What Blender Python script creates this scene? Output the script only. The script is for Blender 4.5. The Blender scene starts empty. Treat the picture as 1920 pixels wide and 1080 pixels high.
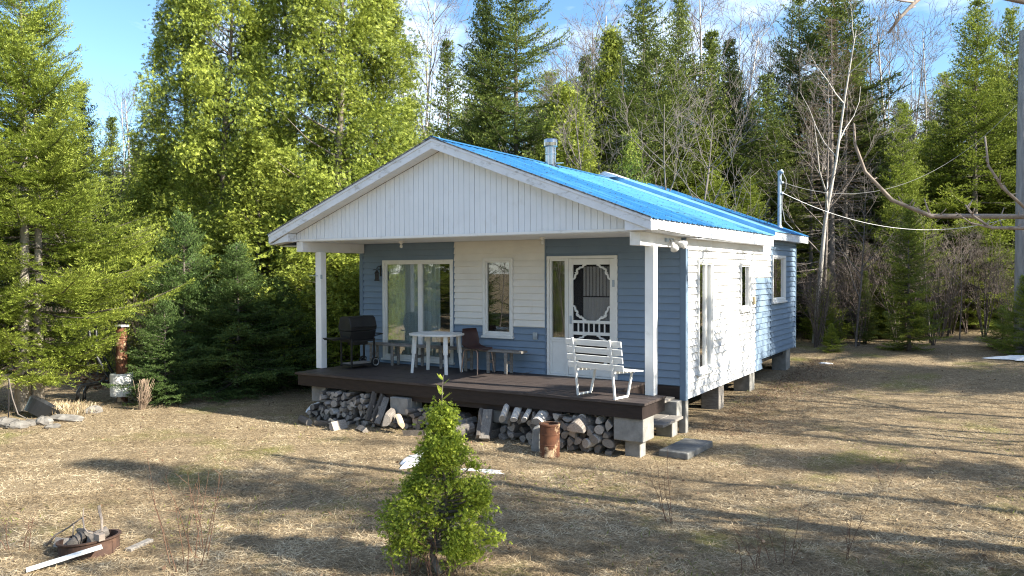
import bpy, math, random
import numpy as np
from mathutils import Vector, Matrix
R = math.radians
scene = bpy.context.scene
COL = scene.collection
random.seed(7)

# ------------------------------------------------------------------ camera, sky, sun, exposure
DK = 0.80                                   # deck height above the lawn
CAM = Vector((4.438, -12.490, 1.856 + DK))
F_PX, YAW, PITCH, ROLL = 1497.09, R(31.767), R(1.209), R(-0.202)
fw = Vector((-math.sin(YAW)*math.cos(PITCH), math.cos(YAW)*math.cos(PITCH), -math.sin(PITCH)))
rt = Vector((math.cos(YAW), math.sin(YAW), 0)); upv = rt.cross(fw)
rt2 = rt*math.cos(ROLL)+upv*math.sin(ROLL); up2 = -rt*math.sin(ROLL)+upv*math.cos(ROLL)
cd = bpy.data.cameras.new("camera"); cam = bpy.data.objects.new("camera", cd); COL.objects.link(cam)
cam.matrix_world = Matrix(((rt2.x, up2.x, -fw.x, CAM.x), (rt2.y, up2.y, -fw.y, CAM.y), (rt2.z, up2.z, -fw.z, CAM.z), (0, 0, 0, 1)))
cd.sensor_width = 36; cd.lens = F_PX/1920*36; cd.clip_end = 2000; cd.clip_start = 0.05
scene.camera = cam
SUN_EL, SUN_AZ = R(32), R(84)               # azimuth clockwise from +Y: nearly +X, slightly behind the facade
w = bpy.data.worlds.new("World"); scene.world = w; w.use_nodes = True
nt = w.node_tree; nt.nodes.clear()
N = nt.nodes.new
out = N('ShaderNodeOutputWorld'); bg = N('ShaderNodeBackground'); sky = N('ShaderNodeTexSky')
sky.sky_type = 'NISHITA'; sky.sun_disc = False; sky.sun_elevation = SUN_EL; sky.sun_rotation = SUN_AZ
sky.altitude = 200; sky.air_density = 1.0; sky.dust_density = 0.2; sky.ozone_density = 2.2
tc = N('ShaderNodeTexCoord'); mp = N('ShaderNodeMapping'); mp.inputs['Scale'].default_value = (1.0, 1.0, 2.6); mp.inputs['Location'].default_value = (0.4, 1.3, 0.2)
n1 = N('ShaderNodeTexNoise'); n1.inputs['Scale'].default_value = 2.6; n1.inputs['Detail'].default_value = 8; n1.inputs['Roughness'].default_value = 0.58; n1.inputs['Distortion'].default_value = 0.4
rp = N('ShaderNodeValToRGB'); rp.color_ramp.elements[0].position = 0.47; rp.color_ramp.elements[1].position = 0.70
cl = N('ShaderNodeMix'); cl.data_type = 'RGBA'; cl.inputs['B'].default_value = (6.4, 6.9, 7.6, 1)
L = nt.links.new
L(tc.outputs['Generated'], mp.inputs['Vector']); L(mp.outputs[0], n1.inputs['Vector']); L(n1.outputs['Fac'], rp.inputs[0])
L(rp.outputs['Color'], cl.inputs['Factor']); hs = N('ShaderNodeHueSaturation'); hs.inputs['Saturation'].default_value = 1.15; hs.inputs['Value'].default_value = .92
L(sky.outputs[0], hs.inputs['Color']); L(hs.outputs[0], cl.inputs['A'])
L(cl.outputs['Result'], bg.inputs[0]); bg.inputs[1].default_value = 0.096; L(bg.outputs[0], out.inputs[0])
sd = bpy.data.lights.new("sun", 'SUN'); sun = bpy.data.objects.new("sun", sd); COL.objects.link(sun)
sd.energy = 5.0; sd.angle = R(0.53); sd.color = (1.0, 0.93, 0.79)
sdir = Vector((math.sin(SUN_AZ)*math.cos(SUN_EL), math.cos(SUN_AZ)*math.cos(SUN_EL), math.sin(SUN_EL)))
sun.rotation_euler = sdir.to_track_quat('Z', 'Y').to_euler(); sun.location = sdir*60
vs = scene.view_settings; vs.view_transform = 'Standard'; vs.look = 'None'; vs.gamma = 1; vs.exposure = 1.70
scene.cycles.max_bounces = 7; scene.cycles.transparent_max_bounces = 10; scene.cycles.use_denoising = True; scene.cycles.denoising_prefilter = 'NONE'; scene.cycles.use_adaptive_sampling = False; scene.cycles.filter_width = 1.15
scene.cycles.sample_clamp_indirect = 6

# ------------------------------------------------------------------ helpers
def tag(o, label=None, cat=None, group=None, kind=None):
    if label: o['label'] = label
    if cat: o['category'] = cat
    if group: o['group'] = group
    if kind: o['kind'] = kind
    return o
def empty(name, loc=(0, 0, 0), rz=0):
    o = bpy.data.objects.new(name, None); COL.objects.link(o); o.location = loc; o.rotation_euler = (0, 0, rz)
    o.empty_display_size = 0.2
    return o
def gz(x, y):                                # lawn height
    r = 0.04*max(y, 0) if y < 20 else 0.8+0.02*(y-20)
    r = min(r, 1.3)
    r *= 1/(1+math.exp(-(x+8)/1.5))*0.9+0.1
    if x < -15: r += 0.03*(-15-x)
    return r + 0.03*math.sin(x*0.9+1)*math.sin(y*0.7) + 0.012*math.sin(x*2.3)*math.cos(y*1.9+x)
def P(px, depth, dz=0.0):                    # a point on the lawn, depth metres along the view axis
    h = Vector((-math.sin(YAW), math.cos(YAW), 0))
    p = Vector((CAM.x, CAM.y, 0)) + depth*(h + rt*((px-960)/F_PX))
    p.z = gz(p.x, p.y)+dz
    return p
def ztop(py, depth): return CAM.z + depth*(508.5-py)/F_PX

class MB:
    def __init__(s): s.v = []; s.f = []; s.m = []
    def add(s, vs, fs, m=0):
        b = len(s.v); s.v.extend([tuple(v) for v in vs]); s.f.extend([tuple(i+b for i in f) for f in fs]); s.m.extend([m]*len(fs)); return s
    def box(s, x0, x1, y0, y1, z0, z1, m=0, mp=None):
        vs = [(x, y, z) for z in (z0, z1) for y in (y0, y1) for x in (x0, x1)]
        if mp: vs = [mp(*v) for v in vs]
        return s.add(vs, [(0, 2, 3, 1), (4, 5, 7, 6), (0, 1, 5, 4), (2, 6, 7, 3), (0, 4, 6, 2), (1, 3, 7, 5)], m)
    def bar(s, p, q, w, h, m=0, up=(0, 0, 1)):   # rectangular bar from p to q, w sideways, h along up
        p, q = Vector(p), Vector(q); d = (q-p).normalized(); u = Vector(up)
        sd_ = d.cross(u)
        if sd_.length < 1e-3: sd_ = d.cross(Vector((1, 0, 0)))
        sd_.normalize(); u = sd_.cross(d).normalized(); a = sd_*w/2; b = u*h/2
        vs = [p-a-b, p+a-b, p+a+b, p-a+b, q-a-b, q+a-b, q+a+b, q-a+b]
        return s.add(vs, [(0, 1, 2, 3), (4, 7, 6, 5), (0, 4, 5, 1), (1, 5, 6, 2), (2, 6, 7, 3), (3, 7, 4, 0)], m)
    def tube(s, pts, rad, n=6, m=0, caps=True):
        pts = [Vector(p) for p in pts]; k = len(pts)
        if not hasattr(rad, '__len__'): rad = [rad]*k
        b = len(s.v); ref = None
        for i, p in enumerate(pts):
            d = (pts[min(i+1, k-1)]-pts[max(i-1, 0)]).normalized()
            if ref is None: ref = d.orthogonal().normalized()
            ref = (ref - d*ref.dot(d));
            ref = ref.normalized() if ref.length > 1e-5 else d.orthogonal().normalized()
            e = d.cross(ref)
            for j in range(n):
                a = 2*math.pi*j/n; s.v.append(tuple(p+(ref*math.cos(a)+e*math.sin(a))*rad[i]))
        for i in range(k-1):
            for j in range(n):
                j2 = (j+1) % n; s.f.append((b+i*n+j, b+i*n+j2, b+(i+1)*n+j2, b+(i+1)*n+j)); s.m.append(m)
        if caps:
            s.f.append(tuple(b+j for j in range(n-1, -1, -1))); s.m.append(m)
            s.f.append(tuple(b+(k-1)*n+j for j in range(n))); s.m.append(m)
        return s
    def lathe(s, prof, n=20, c=(0, 0, 0), m=0, sx=1, sy=1):
        b = len(s.v); c = Vector(c)
        for r, z in prof:
            for j in range(n):
                a = 2*math.pi*j/n; s.v.append((c.x+r*math.cos(a)*sx, c.y+r*math.sin(a)*sy, c.z+z))
        for i in range(len(prof)-1):
            for j in range(n):
                j2 = (j+1) % n; s.f.append((b+i*n+j, b+i*n+j2, b+(i+1)*n+j2, b+(i+1)*n+j)); s.m.append(m)
        return s
    def prism(s, poly, f, a, b_, m=0):           # poly in 2D, f(u, v, t) -> point, from t=a to t=b_
        n = len(poly); vs = [f(u, v, a) for u, v in poly]+[f(u, v, b_) for u, v in poly]
        fs = [tuple(range(n-1, -1, -1)), tuple(range(n, 2*n))]+[(i, (i+1) % n, n+(i+1) % n, n+i) for i in range(n)]
        return s.add(vs, fs, m)
    def build(s, name, mats, parent=None, smooth=False, bevel=0, dz=0.0):
        me = bpy.data.meshes.new(name)
        v = s.v if not dz else [(a, b, c+dz) for a, b, c in s.v]
        me.from_pydata(v, [], s.f)
        if not isinstance(mats, (list, tuple)): mats = [mats]
        for mt in mats: me.materials.append(mt)
        me.polygons.foreach_set('material_index', s.m)
        if smooth: me.polygons.foreach_set('use_smooth', [True]*len(s.f))
        me.validate(); me.update()
        o = bpy.data.objects.new(name, me); COL.objects.link(o)
        if parent: o.parent = parent
        if bevel:
            b = o.modifiers.new('bevel', 'BEVEL'); b.width = bevel; b.segments = 2; b.limit_method = 'ANGLE'; b.angle_limit = R(40)
        return o
def copy_tree(o, parent=None):
    c = o.copy(); COL.objects.link(c); c.parent = parent
    for ch in list(o.children): copy_tree(ch, c)
    return c

# ------------------------------------------------------------------ materials
def newmat(name):
    m = bpy.data.materials.new(name); m.use_nodes = True; t = m.node_tree; t.nodes.clear()
    o = t.nodes.new('ShaderNodeOutputMaterial'); return m, t, t.nodes.new, t.links.new, o
def mat(name, c1, c2=None, rough=0.6, scale=6, stretch=(1, 1, 1), bump=0.15, metal=0.0, spec=0.35, lo=0.35, hi=0.65, c3=None, s3=2.0, lo3=0.55, hi3=0.7, st3=(1, 1, 1), bdist=0.01, rnd=0.0, fine=9.0):
    m, t, nn, ln, o = newmat(name)
    b = nn('ShaderNodeBsdfPrincipled'); b.inputs['Roughness'].default_value = rough; b.inputs['Metallic'].default_value = metal; b.inputs['Specular IOR Level'].default_value = spec
    ln(b.outputs[0], o.inputs[0])
    tc = nn('ShaderNodeTexCoord'); mp = nn('ShaderNodeMapping'); mp.inputs['Scale'].default_value = stretch
    ln(tc.outputs['Object'], mp.inputs[0])
    oi = nn('ShaderNodeObjectInfo')
    ad = nn('ShaderNodeVectorMath'); ad.operation = 'ADD'; sc = nn('ShaderNodeVectorMath'); sc.operation = 'SCALE'
    cb = nn('ShaderNodeCombineXYZ'); 
    for k in range(3): ln(oi.outputs['Random'], cb.inputs[k])
    ln(cb.outputs[0], sc.inputs[0]); sc.inputs['Scale'].default_value = 13.0 if rnd else 0.0
    ln(mp.outputs[0], ad.inputs[0]); ln(sc.outputs[0], ad.inputs[1])
    vec = ad.outputs[0]
    n1 = nn('ShaderNodeTexNoise'); n1.inputs['Scale'].default_value = scale; n1.inputs['Detail'].default_value = 7; n1.inputs['Roughness'].default_value = 0.62
    ln(vec, n1.inputs[0])
    r = nn('ShaderNodeValToRGB'); r.color_ramp.elements[0].position = lo; r.color_ramp.elements[1].position = hi
    c2 = c2 or tuple(c*0.8 for c in c1)
    r.color_ramp.elements[0].color = (*c1, 1); r.color_ramp.elements[1].color = (*c2, 1)
    ln(n1.outputs['Fac'], r.inputs[0]); colo = r.outputs['Color']
    if c3:
        mp3 = nn('ShaderNodeMapping'); mp3.inputs['Scale'].default_value = st3; ln(ad.outputs[0], mp3.inputs[0])
        n3 = nn('ShaderNodeTexNoise'); n3.inputs['Scale'].default_value = s3; n3.inputs['Detail'].default_value = 8; n3.inputs['Roughness'].default_value = 0.7; ln(mp3.outputs[0], n3.inputs[0])
        r3 = nn('ShaderNodeMapRange'); r3.inputs['From Min'].default_value = lo3; r3.inputs['From Max'].default_value = hi3; ln(n3.outputs['Fac'], r3.inputs['Value'])
        mx = nn('ShaderNodeMix'); mx.data_type = 'RGBA'; mx.inputs['B'].default_value = (*c3, 1); ln(colo, mx.inputs['A']); ln(r3.outputs[0], mx.inputs['Factor']); colo = mx.outputs['Result']
    if rnd:
        hv = nn('ShaderNodeHueSaturation'); mr = nn('ShaderNodeMapRange'); mr.inputs['To Min'].default_value = 1-rnd; mr.inputs['To Max'].default_value = 1+rnd
        ln(oi.outputs['Random'], mr.inputs['Value']); ln(mr.outputs[0], hv.inputs['Value']); ln(colo, hv.inputs['Color']); colo = hv.outputs[0]
    ln(colo, b.inputs['Base Color'])
    if bump:
        n2 = nn('ShaderNodeTexNoise'); n2.inputs['Scale'].default_value = scale*fine/3; n2.inputs['Detail'].default_value = 5; ln(vec, n2.inputs[0])
        bp = nn('ShaderNodeBump'); bp.inputs['Strength'].default_value = bump; bp.inputs['Distance'].default_value = bdist; ln(n2.outputs['Fac'], bp.inputs['Height']); ln(bp.outputs[0], b.inputs['Normal'])
    return m
def leafmat(name, dark, mid, light, trans=0.3, vary=0.12):
    m, t, nn, ln, o = newmat(name)
    at = nn('ShaderNodeAttribute'); at.attribute_name = 'tint'
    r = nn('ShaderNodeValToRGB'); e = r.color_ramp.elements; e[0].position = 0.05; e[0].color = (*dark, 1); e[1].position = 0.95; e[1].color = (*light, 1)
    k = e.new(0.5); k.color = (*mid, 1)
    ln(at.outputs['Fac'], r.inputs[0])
    oi = nn('ShaderNodeObjectInfo'); mr = nn('ShaderNodeMapRange'); mr.inputs['To Min'].default_value = 1-vary; mr.inputs['To Max'].default_value = 1+vary
    hv = nn('ShaderNodeHueSaturation'); ln(oi.outputs['Random'], mr.inputs['Value']); ln(mr.outputs[0], hv.inputs['Value']); ln(r.outputs[0], hv.inputs['Color'])
    d = nn('ShaderNodeBsdfPrincipled'); d.inputs['Roughness'].default_value = 0.55; d.inputs['Specular IOR Level'].default_value = 0.25; ln(hv.outputs[0], d.inputs['Base Color'])
    tr = nn('ShaderNodeBsdfTranslucent'); ln(hv.outputs[0], tr.inputs[0])
    mx = nn('ShaderNodeMixShader'); mx.inputs[0].default_value = trans; ln(d.outputs[0], mx.inputs[1]); ln(tr.outputs[0], mx.inputs[2]); ln(mx.outputs[0], o.inputs[0])
    return m
def glassmat(name, base=0.10, tint=(0.85, 0.9, 0.9)):
    m, t, nn, ln, o = newmat(name)
    tr = nn('ShaderNodeBsdfTransparent'); tr.inputs[0].default_value = (*tint, 1)
    gl = nn('ShaderNodeBsdfGlossy'); gl.inputs['Roughness'].default_value = 0.015
    fr = nn('ShaderNodeFresnel'); fr.inputs[0].default_value = 1.5
    ma = nn('ShaderNodeMath'); ma.operation = 'ADD'; ma.use_clamp = True; ma.inputs[1].default_value = base; ln(fr.outputs[0], ma.inputs[0])
    mx = nn('ShaderNodeMixShader'); ln(ma.outputs[0], mx.inputs[0]); ln(tr.outputs[0], mx.inputs[1]); ln(gl.outputs[0], mx.inputs[2]); ln(mx.outputs[0], o.inputs[0])
    return m

M = {}
M['white'] = mat('white_painted_metal', (.78, .78, .77), (.72, .72, .71), .45, 3, bump=.05, c3=(.45, .43, .38), s3=5, lo3=.60, hi3=.86)
M['fascia'] = mat('weathered_white_fascia', (.71, .73, .77), (.63, .65, .68), .5, 4, bump=.08, c3=(.30, .29, .27), s3=7, lo3=.54, hi3=.74, st3=(.7, .7, 1.6))
M['gable'] = mat('white_vinyl_boards', (.73, .76, .80), (.69, .72, .76), .5, 2.5, bump=.04, c3=(.62, .63, .64), s3=3, lo3=.55, hi3=.8)
M['cream'] = mat('cream_vinyl_siding', (.73, .71, .67), (.67, .65, .61), .5, 2.2, bump=.05, c3=(.55, .52, .46), s3=6, lo3=.62, hi3=.8, st3=(1, 1, .3))
M['whiteside'] = mat('white_vinyl_siding', (.66, .66, .65), (.60, .60, .60), .5, 2.2, bump=.05, c3=(.6, .6, .58), s3=6, lo3=.62, hi3=.8, st3=(1, 1, .3))
M['blue'] = mat('blue_vinyl_siding', (.172, .236, .318), (.148, .208, .29), .5, 2.4, bump=.06, c3=(.17, .235, .31), s3=5, lo3=.55, hi3=.8, st3=(1, 1, .3))
M['bluetrim'] = mat('blue_trim', (.145, .205, .285), (.125, .18, .25), .5, 4, bump=.05)
M['frame'] = mat('white_window_frame', (.72, .72, .70), (.66, .66, .64), .4, 5, bump=.03, c3=(.5, .48, .44), s3=8, lo3=.62, hi3=.8)
M['roof'] = mat('blue_metal_roof', (.020, .128, .305), (.026, .145, .335), .32, 3, bump=.05, spec=.55, c3=(.10, .33, .55), s3=1.6, lo3=.5, hi3=.85, st3=(.3, 3, 1))
M['flash'] = mat('pale_metal_flashing', (.15, .36, .58), (.12, .32, .54), .3, 3, bump=.04, spec=.5, c3=(.26, .45, .60), s3=4, lo3=.5, hi3=.8)
M['roofsheen'] = mat('painted_sky_sheen_roof_sheet', (.064, .235, .40), (.085, .27, .43), .32, 3, bump=.05, spec=.55, c3=(.12, .44, .68), s3=2.5, lo3=.5, hi3=.8, st3=(.3, 4, 1))  # same blue metal, with the grazing sky reflection painted in as lighter cyan
M['lichen'] = mat('dirty_roof_edge', (.06, .06, .06), (.30, .29, .27), .8, 30, lo=.42, hi=.60)
M['screw'] = mat('dark_screws', (.05, .07, .10), None, .5)
M['deck'] = mat('brown_stained_deck', (.034, .026, .025), (.060, .047, .043), .6, 5, (1, 5, 5), .3, c3=(.16, .12, .10), s3=4, lo3=.55, hi3=.75, st3=(1, 6, 1))
M['skirt'] = mat('dark_brown_board', (.015, .010, .009), (.026, .017, .015), .6, 5, (1, 4, 4), .2)
M['conc'] = mat('grey_concrete', (.27, .265, .25), (.18, .175, .165), .9, 7, bump=.5, c3=(.12, .12, .10), s3=3, lo3=.56, hi3=.75)
M['steel'] = mat('bright_steel', (.46, .46, .46), (.34, .34, .34), .16, 5, metal=1.0, bump=.05)
M['galv'] = mat('galvanised_pipe', (.36, .42, .48), (.28, .33, .38), .4, 9, metal=.4, bump=.1)
M['glass'] = glassmat('window_glass', .06)
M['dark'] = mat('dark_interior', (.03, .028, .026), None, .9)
M['curtain'] = mat('sheer_white_curtain', (.74, .74, .72), (.66, .66, .64), .9, 4, (8, 8, .4), .2)
M['drape'] = mat('brown_striped_drape', (.10, .075, .05), (.28, .22, .16), .9, 4, (9, 9, .3), .2)
M['screen'] = mat('dark_screen_mesh', (.05, .05, .06), (.08, .08, .09), .8, 6)
M['black'] = mat('black_grill_paint', (.012, .012, .013), (.02, .02, .02), .42, 6, bump=.15)
M['rub'] = mat('black_rubber', (.015, .015, .015), None, .8)
M['plastic'] = mat('white_plastic', (.70, .70, .68), (.62, .62, .60), .4, 5, bump=.05, c3=(.42, .40, .35), s3=6, lo3=.58, hi3=.8)
M['paintwood'] = mat('white_painted_wood', (.74, .74, .72), (.66, .66, .64), .5, 6, (1, 4, 4), .15, c3=(.35, .32, .28), s3=8, lo3=.62, hi3=.74)
M['greywood'] = mat('weathered_grey_wood', (.26, .24, .22), (.16, .145, .13), .85, 6, (1.5, 6, 6), .5, c3=(.34, .32, .30), s3=5, lo3=.55, hi3=.75)
M['brownplastic'] = mat('brown_plastic_shell', (.065, .032, .028), (.05, .024, .022), .5, 6, bump=.08)
M['copper'] = mat('tarnished_tube', (.42, .30, .24), (.3, .2, .16), .4, 8, metal=.6)
M['rust'] = mat('rusty_steel', (.14, .056, .028), (.062, .027, .017), .85, 5, bump=.5, c3=(.50, .36, .22), s3=3.4, lo3=.54, hi3=.60, st3=(1, 1, .8), lo=.4, hi=.62)
M['rust2'] = mat('dark_rusty_iron', (.050, .030, .024), (.10, .055, .036), .85, 7, bump=.5, c3=(.05, .03, .025), s3=4, lo3=.5, hi3=.7)
M['bark'] = mat('grey_brown_bark', (.17, .145, .12), (.10, .085, .07), .9, 9, (1, 1, .35), .8, c3=(.25, .24, .21), s3=4, lo3=.55, hi3=.7)
M['palebark'] = mat('pale_fir_bark', (.36, .32, .27), (.24, .21, .175), .9, 9, (1, 1, .5), .7, c3=(.42, .40, .36), s3=4, lo3=.55, hi3=.7)
M['branchwood'] = mat('dark_branch_wood', (.10, .085, .068), (.06, .05, .04), .9, 8, bump=0)
M['slab'] = mat('dark_weathered_slab', (.17, .17, .165), (.10, .10, .095), .95, 9, bump=.6, c3=(.24, .235, .22), s3=4, lo3=.5, hi3=.7)
M['litter'] = leafmat('brown_needle_litter', (.09, .055, .035), (.19, .12, .075), (.32, .23, .15), .2, 0)
M['twig'] = mat('grey_twig', (.19, .165, .148), (.11, .095, .085), .9, 8, bump=0)
M['nearbranch'] = mat('tan_branch_bark', (.30, .25, .21), (.20, .165, .14), .85, 12, bump=.4)
M['brush'] = mat('dark_brush_stem', (.17, .135, .115), (.10, .08, .068), .9, 8, bump=0, rnd=.3)
M['birch'] = mat('pale_birch_bark', (.50, .47, .43), (.36, .33, .30), .8, 6, (1, 1, 3), .3, c3=(.09, .08, .07), s3=3, lo3=.60, hi3=.66, st3=(1, 1, 2.4))
M['logbark'] = mat('firewood_bark', (.165, .145, .13), (.095, .082, .073), .9, 7, (3, .8, 3), .9, rnd=.4, c3=(.24, .22, .20), s3=3, lo3=.5, hi3=.7, st3=(1, .5, 1))
M['logbirch'] = mat('firewood_birch_bark', (.52, .49, .45), (.34, .31, .28), .85, 6, (1, 1, 1), .5, rnd=.2, c3=(.10, .085, .07), s3=6, lo3=.56, hi3=.66)
M['logend'] = mat('firewood_end_grain', (.36, .325, .29), (.21, .185, .16), .9, 10, bump=.7, rnd=.4, c3=(.07, .06, .05), s3=6, lo3=.55, hi3=.7)
M['freshend'] = mat('fresh_cut_end', (.55, .33, .15), (.45, .26, .12), .85, 9, bump=.3)
M['freshsplit'] = mat('fresh_split_wood', (.62, .50, .36), (.5, .39, .27), .85, 5, (4, 1, 4), .3)
M['stone'] = mat('grey_fieldstone', (.20, .185, .165), (.12, .11, .10), .9, 5, bump=.5, c3=(.27, .255, .23), s3=3, lo3=.5, hi3=.7, rnd=.2)
M['snow'] = mat('old_snow', (.82, .84, .86), (.72, .73, .74), .7, 12, bump=.6, c3=(.5, .46, .40), s3=9, lo3=.62, hi3=.75)
M['pole'] = mat('grey_utility_pole', (.30, .29, .28), (.20, .195, .19), .85, 6, (3, 3, .4), .4)
M['wire'] = mat('wire', (.28, .28, .28), None, .6)
M['wirelight'] = mat('pale_cable', (.62, .62, .62), None, .5)
M['blackpipe'] = mat('black_plastic_pipe', (.02, .022, .025), None, .4)
M['weed'] = mat('dead_weed_stem', (.16, .085, .055), (.11, .06, .04), .9, 8, bump=0)
M['deadplant'] = mat('dead_seed_stalks', (.30, .22, .16), (.2, .15, .11), .9, 8, bump=0)
M['cutwhite'] = mat('bulb_glass', (.7, .7, .68), None, .2, spec=.6)
# foliage
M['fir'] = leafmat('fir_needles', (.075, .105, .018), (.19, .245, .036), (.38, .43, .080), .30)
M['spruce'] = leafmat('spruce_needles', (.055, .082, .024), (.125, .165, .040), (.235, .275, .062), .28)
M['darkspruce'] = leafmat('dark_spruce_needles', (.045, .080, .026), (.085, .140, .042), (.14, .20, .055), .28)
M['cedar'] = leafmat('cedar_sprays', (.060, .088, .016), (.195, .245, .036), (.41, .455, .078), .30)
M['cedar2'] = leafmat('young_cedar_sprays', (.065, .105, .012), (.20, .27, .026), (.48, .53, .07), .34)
M['brownneedle'] = leafmat('dead_needles', (.10, .07, .045), (.17, .12, .08), (.24, .18, .12), .2)
M['straw'] = leafmat('dry_straw', (.12, .088, .055), (.375, .285, .172), (.65, .55, .385), .25, 0)
M['moss'] = leafmat('green_grass', (.09, .11, .02), (.17, .19, .04), (.28, .28, .07), .3, 0)
M['leaflitter'] = leafmat('dead_leaves', (.10, .05, .025), (.22, .11, .05), (.36, .20, .10), .2, 0)
# ------------------------------------------------------------------ ground
def build_ground():
    xs = np.concatenate([np.linspace(-400, -40, 10), np.linspace(-36, 30, 200), np.linspace(36, 400, 10)])
    ys = np.concatenate([np.linspace(-300, -24, 8), np.linspace(-20, 40, 200), np.linspace(46, 500, 10)])
    vs = [(x, y, gz(x, y) if (-60 < x < 60 and -40 < y < 60) else gz(max(-60, min(60, x)), max(-40, min(60, y)))) for y in ys for x in xs]
    nx = len(xs); fs = [(j*nx+i, j*nx+i+1, (j+1)*nx+i+1, (j+1)*nx+i) for j in range(len(ys)-1) for i in range(nx-1)]
    me = bpy.data.meshes.new('ground'); me.from_pydata(vs, [], fs); me.polygons.foreach_set('use_smooth', [True]*len(fs))
    o = bpy.data.objects.new('ground', me); COL.objects.link(o); tag(o, 'dry straw coloured lawn with mossy patches running up to the forest floor', kind='structure')
    m, t, nn, ln, ou = newmat('lawn')
    b = nn('ShaderNodeBsdfPrincipled'); b.inputs['Roughness'].default_value = .95; b.inputs['Specular IOR Level'].default_value = .1; ln(b.outputs[0], ou.inputs[0])
    tc = nn('ShaderNodeTexCoord')
    def noise(s, d=8, r=.65):
        n = nn('ShaderNodeTexNoise'); n.inputs['Scale'].default_value = s; n.inputs['Detail'].default_value = d; n.inputs['Roughness'].default_value = r; ln(tc.outputs['Object'], n.inputs[0]); return n.outputs['Fac']
    def rng_(v, a, b_):
        r = nn('ShaderNodeMapRange'); r.inputs['From Min'].default_value = a; r.inputs['From Max'].default_value = b_; ln(v, r.inputs['Value']); return r.outputs[0]
    def mix(fac, A, B):
        x = nn('ShaderNodeMix'); x.data_type = 'RGBA'; ln(fac, x.inputs['Factor'])
        for nme, c in (('A', A), ('B', B)):
            if isinstance(c, tuple): x.inputs[nme].default_value = (*c, 1)
            else: ln(c, x.inputs[nme])
        return x.outputs['Result']
    c = mix(rng_(noise(9, 10, .75), .35, .65), (.27, .20, .122), (.105, .078, .052))
    c = mix(rng_(noise(40, 6, .7), .45, .7), c, (.44, .36, .235))
    c = mix(rng_(noise(.55, 6, .6), .55, .70), c, (.17, .17, .05))
    c = mix(rng_(noise(2.3, 8, .7), .60, .72), c, (.10, .068, .040))
    # forest floor beyond the lawn: brown litter
    sx = nn('ShaderNodeSeparateXYZ'); ln(tc.outputs['Object'], sx.inputs[0])
    def math_(op, a, b_):
        x = nn('ShaderNodeMath'); x.operation = op
        for i, v in enumerate((a, b_)):
            if isinstance(v, (int, float)): x.inputs[i].default_value = v
            else: ln(v, x.inputs[i])
        return x.outputs[0]
    wob = math_('MULTIPLY', noise(.5, 5), 5.0)
    back = rng_(math_('ADD', sx.outputs['Y'], wob), 20.5, 22.5)
    side = rng_(math_('SUBTRACT', math_('MULTIPLY', sx.outputs['X'], -1.0), wob), 9.5, 11.0)
    yb = rng_(sx.outputs['Y'], -1.5, .5)
    ff = math_('MAXIMUM', back, math_('MULTIPLY', side, yb))
    litter = mix(rng_(noise(7, 10, .8), .4, .62), (.10, .055, .03), (.24, .135, .075))
    litter = mix(rng_(noise(1.1, 6), .52, .68), litter, (.05, .042, .022))
    c = mix(ff, c, litter)
    ln(c, b.inputs['Base Color'])
    bp = nn('ShaderNodeBump'); bp.inputs['Strength'].default_value = .9; bp.inputs['Distance'].default_value = .05; ln(noise(22, 8, .75), bp.inputs['Height']); ln(bp.outputs[0], b.inputs['Normal'])
    me.materials.append(m)
build_ground()

# ------------------------------------------------------------------ vectorised blades
def np_mesh(name, V, Fq, mats, tint=None, midx=None):
    me = bpy.data.meshes.new(name); n = len(V); f = len(Fq); k = Fq.shape[1]
    me.vertices.add(n); me.vertices.foreach_set('co', np.ascontiguousarray(V, dtype=np.float32).ravel())
    me.loops.add(f*k); me.loops.foreach_set('vertex_index', np.ascontiguousarray(Fq, dtype=np.int32).ravel())
    me.polygons.add(f); me.polygons.foreach_set('loop_start', np.arange(0, f*k, k, dtype=np.int32))
    for mt in mats: me.materials.append(mt)
    if midx is not None: me.polygons.foreach_set('material_index', np.asarray(midx, dtype=np.int32))
    me.update(calc_edges=True)
    if tint is not None:
        a = me.attributes.new('tint', 'FLOAT', 'FACE'); a.data.foreach_set('value', np.asarray(tint, dtype=np.float32))
    return me
def nrm(a): return a/np.maximum(np.linalg.norm(a, axis=1, keepdims=True), 1e-9)
def blades(Pp, D, Ln, Wd, Nn, mid=.45):
    """diamond leaf faces: base, left, tip, right"""
    S = nrm(np.cross(D, Nn)); Ln = Ln[:, None]; Wd = Wd[:, None]
    m = Pp+D*Ln*mid
    V = np.stack([Pp, m-S*Wd/2, Pp+D*Ln, m+S*Wd/2], axis=1).reshape(-1, 3)
    return V, np.arange(len(V)).reshape(-1, 4)
def obj_from(name, me, parent=None):
    o = bpy.data.objects.new(name, me); COL.objects.link(o)
    if parent: o.parent = parent
    return o

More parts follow.
